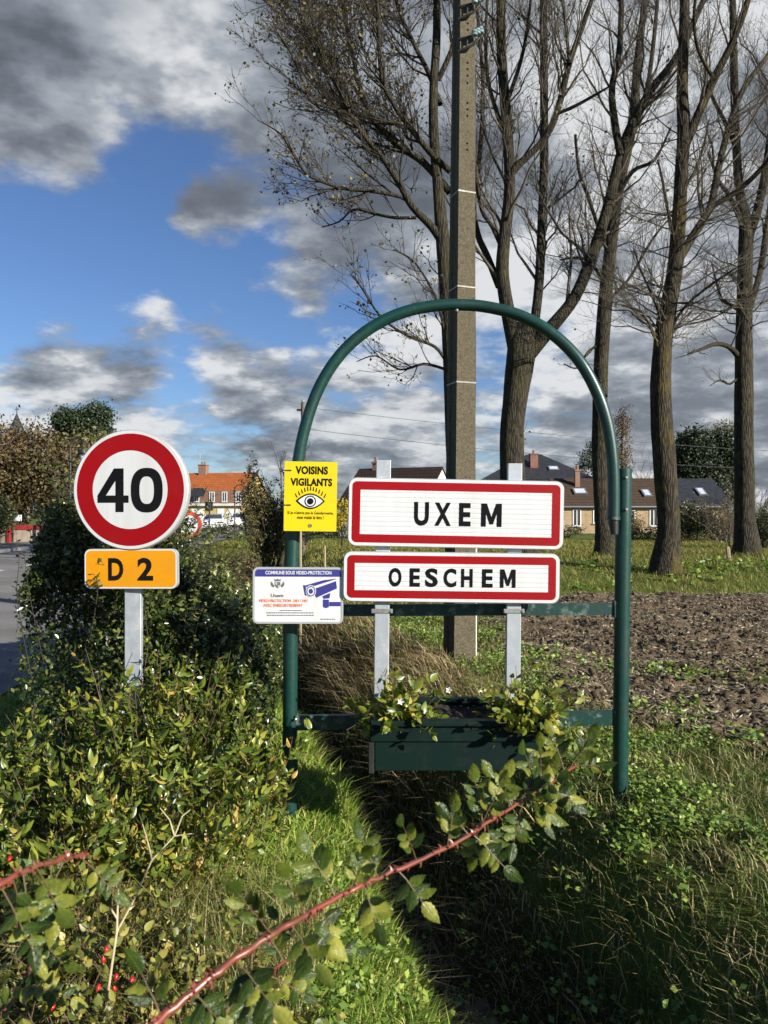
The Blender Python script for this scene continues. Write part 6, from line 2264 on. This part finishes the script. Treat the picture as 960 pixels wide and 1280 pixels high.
mb.tube([DS(128, 1290, 2.1), DS(140, 1205, 2.1), DS(146, 1165, 2.12), DS(148, 1105, 2.14)], [0.0042, 0.0036, 0.0034, 0.002], 7)
mb.build('stem', dryst, ds, True)
for pl in ([(146, 1165, 2.12), (170, 1120, 2.15), (190, 1075, 2.2), (218, 1045, 2.25), (240, 1042, 2.27)], [(146, 1148, 2.12), (132, 1125, 2.1), (118, 1098, 2.08)], [(190, 1075, 2.2), (184, 1050, 2.2), (178, 1030, 2.2)], [(218, 1045, 2.25), (212, 1025, 2.25), (200, 1010, 2.26)], [(218, 1045, 2.25), (228, 1020, 2.25), (238, 1012, 2.26)]):
    mb = MB()
    n = len(pl)
    mb.tube([DS(*k) for k in pl], [0.0030 - 0.0018 * k / (n - 1) for k in range(n)], 6)
    mb.build('side_stem', dryst, ds, True)

# ------------------------------------------------------------------ rose thicket at the lower left
rosem = leafmat('rose_leaf', [(0.0, (0.014, 0.030, 0.005)), (0.4, (0.038, 0.068, 0.009)), (0.72, (0.10, 0.13, 0.016)), (1.0, (0.26, 0.26, 0.04))], 0.30, 0.28, 0.32, veins=True)
rose_meshes = [leaf_mesh('rose_leaf', 0.25 + 0.025 * k, 0.42, 0.16 + 0.10 * k, 0.16, rosem, 10 + k) for k in range(3)]
smallm = leafmat('small_hedge_leaf', [(0.0, (0.053, 0.083, 0.016)), (0.4, (0.127, 0.150, 0.026)), (0.75, (0.284, 0.270, 0.053)), (1.0, (0.510, 0.420, 0.120))], 0.4, 0.3)
small_meshes = [leaf_mesh('small_leaf', 0.33, 0.3, 0.1, 0.0, smallm, 20 + k) for k in range(2)]


def low_h(x, y):
    return np.interp(y, [1.5, 1.9, 2.4, 2.8], [0.40, 0.42, 0.40, 0.30]) * np.interp(x, [-1.6, -1.2, -0.55, -0.3], [1.1, 1.0, 0.8, 0.5]) * (0.8 + 0.4 * fbm(x * 4, y * 4, 2, 17))


lowb = upright_shrub('low tangled small leaved thicket with red hips at the lower left', -1.05, 2.15, 0.72, 0.62, 0.4, 250, 13, 0.030, 121, 260, small_meshes, smallm, low_h, 'thicket', 0.5)
hipm = surf('rose_hip', (0.46, 0.018, 0.012), (0.34, 0.012, 0.010), scale=14, rough=0.22, coat=0.4)
hip = MB()
pr = [(0.2, -1.0), (0.72, -0.7), (1.0, -0.1), (0.85, 0.55), (0.45, 0.9), (0.2, 1.0), (0.3, 1.25)]
hip.tube([(0, 0, h) for r, h in pr], [r * 0.8 for r, h in pr], 10)
hip_me = hip.mesh('rose_hip', hipm, True)
for (x, y) in ((133, 1186), (129, 1200), (145, 1221), (123, 1234), (143, 1236), (179, 1235), (180, 1244), (165, 1224), (66, 1258), (12, 1073)):
    Y = random.uniform(1.72, 1.9) if y > 1100 else 1.0
    o = link('rose_hip', hip_me, lowb)
    o.matrix_local = Matrix.Translation(P(x, y, Y) - lowb.location) @ Matrix.Rotation(random.uniform(0, 3), 4, 'X') @ Matrix.Scale(0.0075 if Y > 1.5 else 0.0035, 4)

rng = np.random.default_rng(140)
x, y = scatter(9000, -2.2, -0.25, 1.5, 3.2, lambda x, y: np.abs(x) < 0.62 * y + 0.2, rng)
h = rng.uniform(0.18, 0.46, len(x)) * np.interp(y, [1.5, 3.2], [0.85, 1.15])
v, f = blades(x, y, h, rng.uniform(0.002, 0.0045, len(x)), rng.uniform(0.05, 0.6, len(x)), rng, 0.45)
link('grass', fast_mesh('grass', v, f, leafmat('thicket_grass', [(0.0, (0.06, 0.09, 0.015)), (0.45, (0.15, 0.17, 0.035)), (0.8, (0.32, 0.28, 0.10)), (1.0, (0.45, 0.36, 0.18))], 0.5, 0.3)), label='tall thin yellow green grass growing through the thicket', cat='grass', kind='stuff')

# ------------------------------------------------------------------ long thorny rose stem across the foreground
redstem = surf('red_rose_stem', (0.19, 0.045, 0.028), (0.12, 0.035, 0.02), scale=30, rough=0.35, spec=0.5, dirt=(0.22, 0.11, 0.05), dscale=9, damt=0.5)

stalkm = surf('leaf_stalk', (0.10, 0.085, 0.03), (0.14, 0.06, 0.03), scale=30, rough=0.5)


def rose_cane(label, rows, sprigs, seed, rad0, rad1):
    """rows: pixel x,y,distance along the cane; sprigs: where on it and how the leaflets stand"""
    rnd = random.Random(seed)
    pts3 = [P(x, y, Y) for x, y, Y in rows]
    t = thing('rose_cane', label, 'branch', tuple(pts3[0]))
    o0 = t.location.copy()
    cur = crom([(p.x - o0.x, p.y - o0.y, p.z - o0.z, rad0 + (rad1 - rad0) * k / (len(pts3) - 1)) for k, p in enumerate(pts3)], 6)
    n = len(cur)
    cur[:, 3] *= [1 + (0.22 if k % 7 == 3 else 0.0) + 0.07 * math.sin(k * 1.9) for k in range(n)]
    kink = np.random.default_rng(seed).normal(size=(n, 3)) * 0.0008
    kink[0] = kink[-1] = 0
    cur[:, :3] += kink
    m = MB()
    m.tube([tuple(c[:3]) for c in cur], [float(c[3]) for c in cur], 12)
    m.build('cane', redstem, t, True)
    # thorns
    for k in range(int(n * 2.0)):
        u = rnd.uniform(0.02, 0.97) * (n - 1)
        i = int(u)
        c = Vector(cur[i][:3]).lerp(Vector(cur[i + 1][:3]), u - i)
        ax = (Vector(cur[i + 1][:3]) - Vector(cur[i][:3])).normalized()
        rv = Vector((rnd.gauss(0, 1), rnd.gauss(0, 1), rnd.gauss(0, 1)))
        pr_ = (rv - ax * rv.dot(ax)).normalized()
        r_ = float(cur[i][3])
        L = rnd.uniform(0.004, 0.0085)
        m = MB()
        m.tube([c + pr_ * r_ * 0.7, c + pr_ * (r_ + L * 0.5) - ax * L * 0.1, c + pr_ * (r_ + L) - ax * L * 0.5], [0.0028, 0.0014, 0.0003], 6)
        m.build('thorn', redstem, t, True)
    # leaves: compound sprigs of five to seven leaflets
    for (u, dx, dz, dyv, L, nl, ls) in sprigs:
        k = u * (n - 1)
        i = min(int(k), n - 2)
        c = Vector(cur[i][:3]).lerp(Vector(cur[i + 1][:3]), k - i)
        dv = Vector((dx, dyv, dz)).normalized()
        pts = [c, c + dv * L * 0.35 + Vector((0, 0, 0.003)), c + dv * L * 0.7, c + dv * L]
        m = MB()
        m.tube(pts, [0.0011, 0.0009, 0.0007, 0.0005], 6)
        m.build('leaf_stalk', stalkm, t, True)
        up = Vector((rnd.uniform(-.4, .4), -0.8, 0.8)).normalized()
        sd = dv.cross(up).normalized()
        put_leaf(t, rose_meshes, c + dv * L, dv + Vector((0, 0, rnd.uniform(-.3, .3))), sd, ls * rnd.uniform(1.0, 1.2))
        pairs = (nl - 1) // 2
        for q in range(pairs):
            b = c + dv * L * (0.42 + 0.5 * q / max(1, pairs - 0.3))
            for sgn in (-1, 1):
                tdir = dv * 0.45 + sd * sgn * 0.9 + Vector((rnd.uniform(-.3, .3), rnd.uniform(-.35, .35), rnd.uniform(-.4, .25)))
                sv = tdir.cross(up)
                put_leaf(t, rose_meshes, b, tdir, sv, ls * rnd.uniform(0.75, 1.05))
    return t


rnd = random.Random(5)
spr = []
for (u, dx, dz, n_, L) in ((0.04, -0.5, 0.9, 5, .06), (0.10, 0.5, -0.8, 5, .07), (0.16, -0.3, -1, 7, .08), (0.21, 0.8, -0.7, 7, .09), (0.25, 0.2, -1.0, 7, .10), (0.29, -0.6, 0.9, 7, .09), (0.34, 0.7, -0.9, 7, .09),
                          (0.38, -0.2, 1.0, 5, .07), (0.42, 0.4, -1.0, 5, .07), (0.46, -0.5, 0.9, 7, .08), (0.50, 0.2, 1, 5, .07), (0.53, 0.5, -0.8, 7, .07), (0.57, -0.2, 1.0, 7, .08), (0.61, 0.7, -1, 7, .08),
                          (0.64, -0.4, 1.0, 7, .08), (0.69, 0.1, 1.0, 7, .08), (0.73, -0.7, 0.7, 7, .07), (0.77, 0.3, -1.0, 5, .07), (0.80, 0.1, 1.0, 7, .08), (0.83, -0.5, 0.8, 7, .08), (0.87, 0.8, -0.7, 7, .08),
                          (0.90, -0.2, 1.0, 7, .09), (0.93, 0.7, -0.6, 7, .08), (0.95, -0.6, 0.9, 7, .08), (0.975, 0.5, 0.6, 7, .08), (0.99, 1.0, 0.1, 5, .06), (1.0, 0.5, 0.9, 5, .07)):
    spr.append((u, dx + rnd.uniform(-.2, .2), dz, rnd.uniform(-0.5, 0.3), L * rnd.uniform(0.8, 1.15) * 0.85, n_, 0.029 + 0.007 * rnd.random()))
for k in range(12):
    spr.append((0.72 + 0.28 * rnd.random(), rnd.uniform(-0.8, 0.9), rnd.uniform(-0.8, 1.0), rnd.uniform(-0.5, 0.3), rnd.uniform(0.05, 0.08), 7, 0.031))
rose_cane('long red thorny rose cane with glossy leaves crossing the foreground',
          [(182, 1290, 0.90), (240, 1240, 0.94), (288, 1203, 0.98), (343, 1166, 1.03), (390, 1140, 1.08), (440, 1112, 1.13), (490, 1090, 1.18), (567, 1055, 1.26), (625, 1018, 1.34), (673, 988, 1.41), (720, 957, 1.50)], spr, 77, 0.0052, 0.0024)
spr = []
for k in range(11):
    spr.append((0.05 + 0.95 * k / 10, rnd.uniform(-0.7, 0.9), rnd.choice((-1, -1, -1, 0.6)), rnd.uniform(-0.5, 0.4), rnd.uniform(0.06, 0.11), rnd.choice((5, 7)), 0.028 + 0.006 * rnd.random()))
rose_cane('short red rose cane with big glossy leaves at the left edge',
          [(-70, 1150, 0.98), (-25, 1122, 1.0), (10, 1100, 1.03), (40, 1085, 1.07), (80, 1073, 1.12), (110, 1068, 1.17)], spr, 78, 0.0052, 0.0026)
spr = []
for k in range(15):
    spr.append((0.1 + 0.9 * k / 14, rnd.uniform(-0.8, 0.8), rnd.uniform(-1, 0.8), rnd.uniform(-0.5, 0.4), rnd.uniform(0.05, 0.10), rnd.choice((5, 7)), 0.026 + 0.005 * rnd.random()))
rose_cane('leafy rose shoot drooping under the long red cane',
          [(225, 1350, 1.12), (262, 1290, 1.16), (305, 1245, 1.20), (345, 1210, 1.26), (385, 1180, 1.32)], spr, 79, 0.004, 0.002)
spr = []
for k in range(9):
    spr.append((0.1 + 0.9 * k / 8, rnd.uniform(-0.8, 0.8), rnd.uniform(-0.6, 1), rnd.uniform(-0.5, 0.4), rnd.uniform(0.05, 0.09), rnd.choice((5, 7)), 0.027 + 0.005 * rnd.random()))
rose_cane('dark leafy rose shoot at the lower left corner',
          [(-60, 1340, 1.15), (-20, 1290, 1.18), (15, 1250, 1.22), (35, 1215, 1.28), (45, 1175, 1.32)], spr, 80, 0.004, 0.002)

# ------------------------------------------------------------------ plants in the planter
plm = leafmat('planter_leaf', [(0.0, (0.06, 0.10, 0.014)), (0.45, (0.14, 0.19, 0.022)), (0.8, (0.28, 0.29, 0.04)), (1.0, (0.42, 0.36, 0.06))], 0.35, 0.35)
pl_meshes = [leaf_mesh('planter_leaf', 0.30, 0.3, 0.15, 0.0, plm, 30 + k) for k in range(2)]
petal = surf('pale_petal', (0.78, 0.66, 0.62), (0.80, 0.76, 0.70), scale=30, rough=0.5)
pinkp = surf('red_bud', (0.60, 0.08, 0.07), (0.45, 0.06, 0.05), scale=30, rough=0.5)


def planter_plant(label, cx, cy, rx, ry, nst, hmin, hmax, per, size, seed, flowers, spill):
    rng = np.random.default_rng(seed)
    z0 = PZ1 - 0.03
    t = thing('potted_plant', label, 'plant', (cx, cy, z0), 0, 'plants in the trough')
    d = unit(np.stack([rng.normal(size=nst) * 0.55, rng.normal(size=nst) * 0.5 - spill, np.ones(nst)], 1))
    H = rng.uniform(hmin, hmax, nst)
    q = np.linspace(0, 1, 7)
    b = np.stack([rng.uniform(-rx, rx, nst), rng.uniform(-ry, ry, nst), np.full(nst, -0.04)], 1)
    st = b[:, None] + d[:, None] * (H[:, None] * q)[..., None]
    st[:, :, 2] -= (q ** 2)[None] * (H * (1.10 - d[:, 2]))[:, None] * 0.8
    st = st + np.cumsum(rng.normal(size=(nst, 7, 3)) * 0.006, 1)
    v, f = tube_batch(st, np.full((nst, 7), 0.0028) * (1 - 0.6 * q), 4)
    link('stems', fast_mesh('stems', v, f, stemm, True), t, kind='stuff')
    p, tt, s, L = leaves_on(st, per, size, rng, 0.5, t0=0.15)
    place_leaves(t, pl_meshes, plm, p, tt, s, L, 300, rng)
    for k in range(flowers):
        i = rng.integers(0, nst)
        e = Vector(st[i, -1])
        ax = (Vector(st[i, -1]) - Vector(st[i, -2])).normalized() + Vector((0, -0.5, 0))
        m = MB()
        for a in range(5):
            an = a * 2 * math.pi / 5
            u = Vector((math.cos(an), 0, math.sin(an)))
            w_ = Vector((-math.sin(an), 0, math.cos(an))) * 0.010
            c = e + Vector((0, -0.006, 0))
            m.add([c, c + u * 0.010 + w_ * 0.6 + Vector((0, -0.010, 0)), c + u * 0.018 + Vector((0, -0.008, 0)), c + u * 0.010 - w_ * 0.6 + Vector((0, -0.010, 0))], [(0, 1, 2), (0, 2, 3)])
        fl = m.build('flower', petal, t)
        m = MB()
        m.tube([e + Vector((0, 0.012, 0)), e, e + Vector((0, -0.006, 0))], [0.002, 0.005, 0.006], 6)
        m.build('bud_cup', pinkp, fl)
    return t


planter_plant('trailing plant with pale flowers at the left end of the green trough', 0.055, 3.90, 0.10, 0.13, 85, 0.16, 0.38, 10, 0.046, 131, 4, 0.5)
planter_plant('dense yellow green plant at the right end of the green trough', 0.71, 3.88, 0.10, 0.13, 110, 0.16, 0.36, 10, 0.043, 132, 0, 0.6)
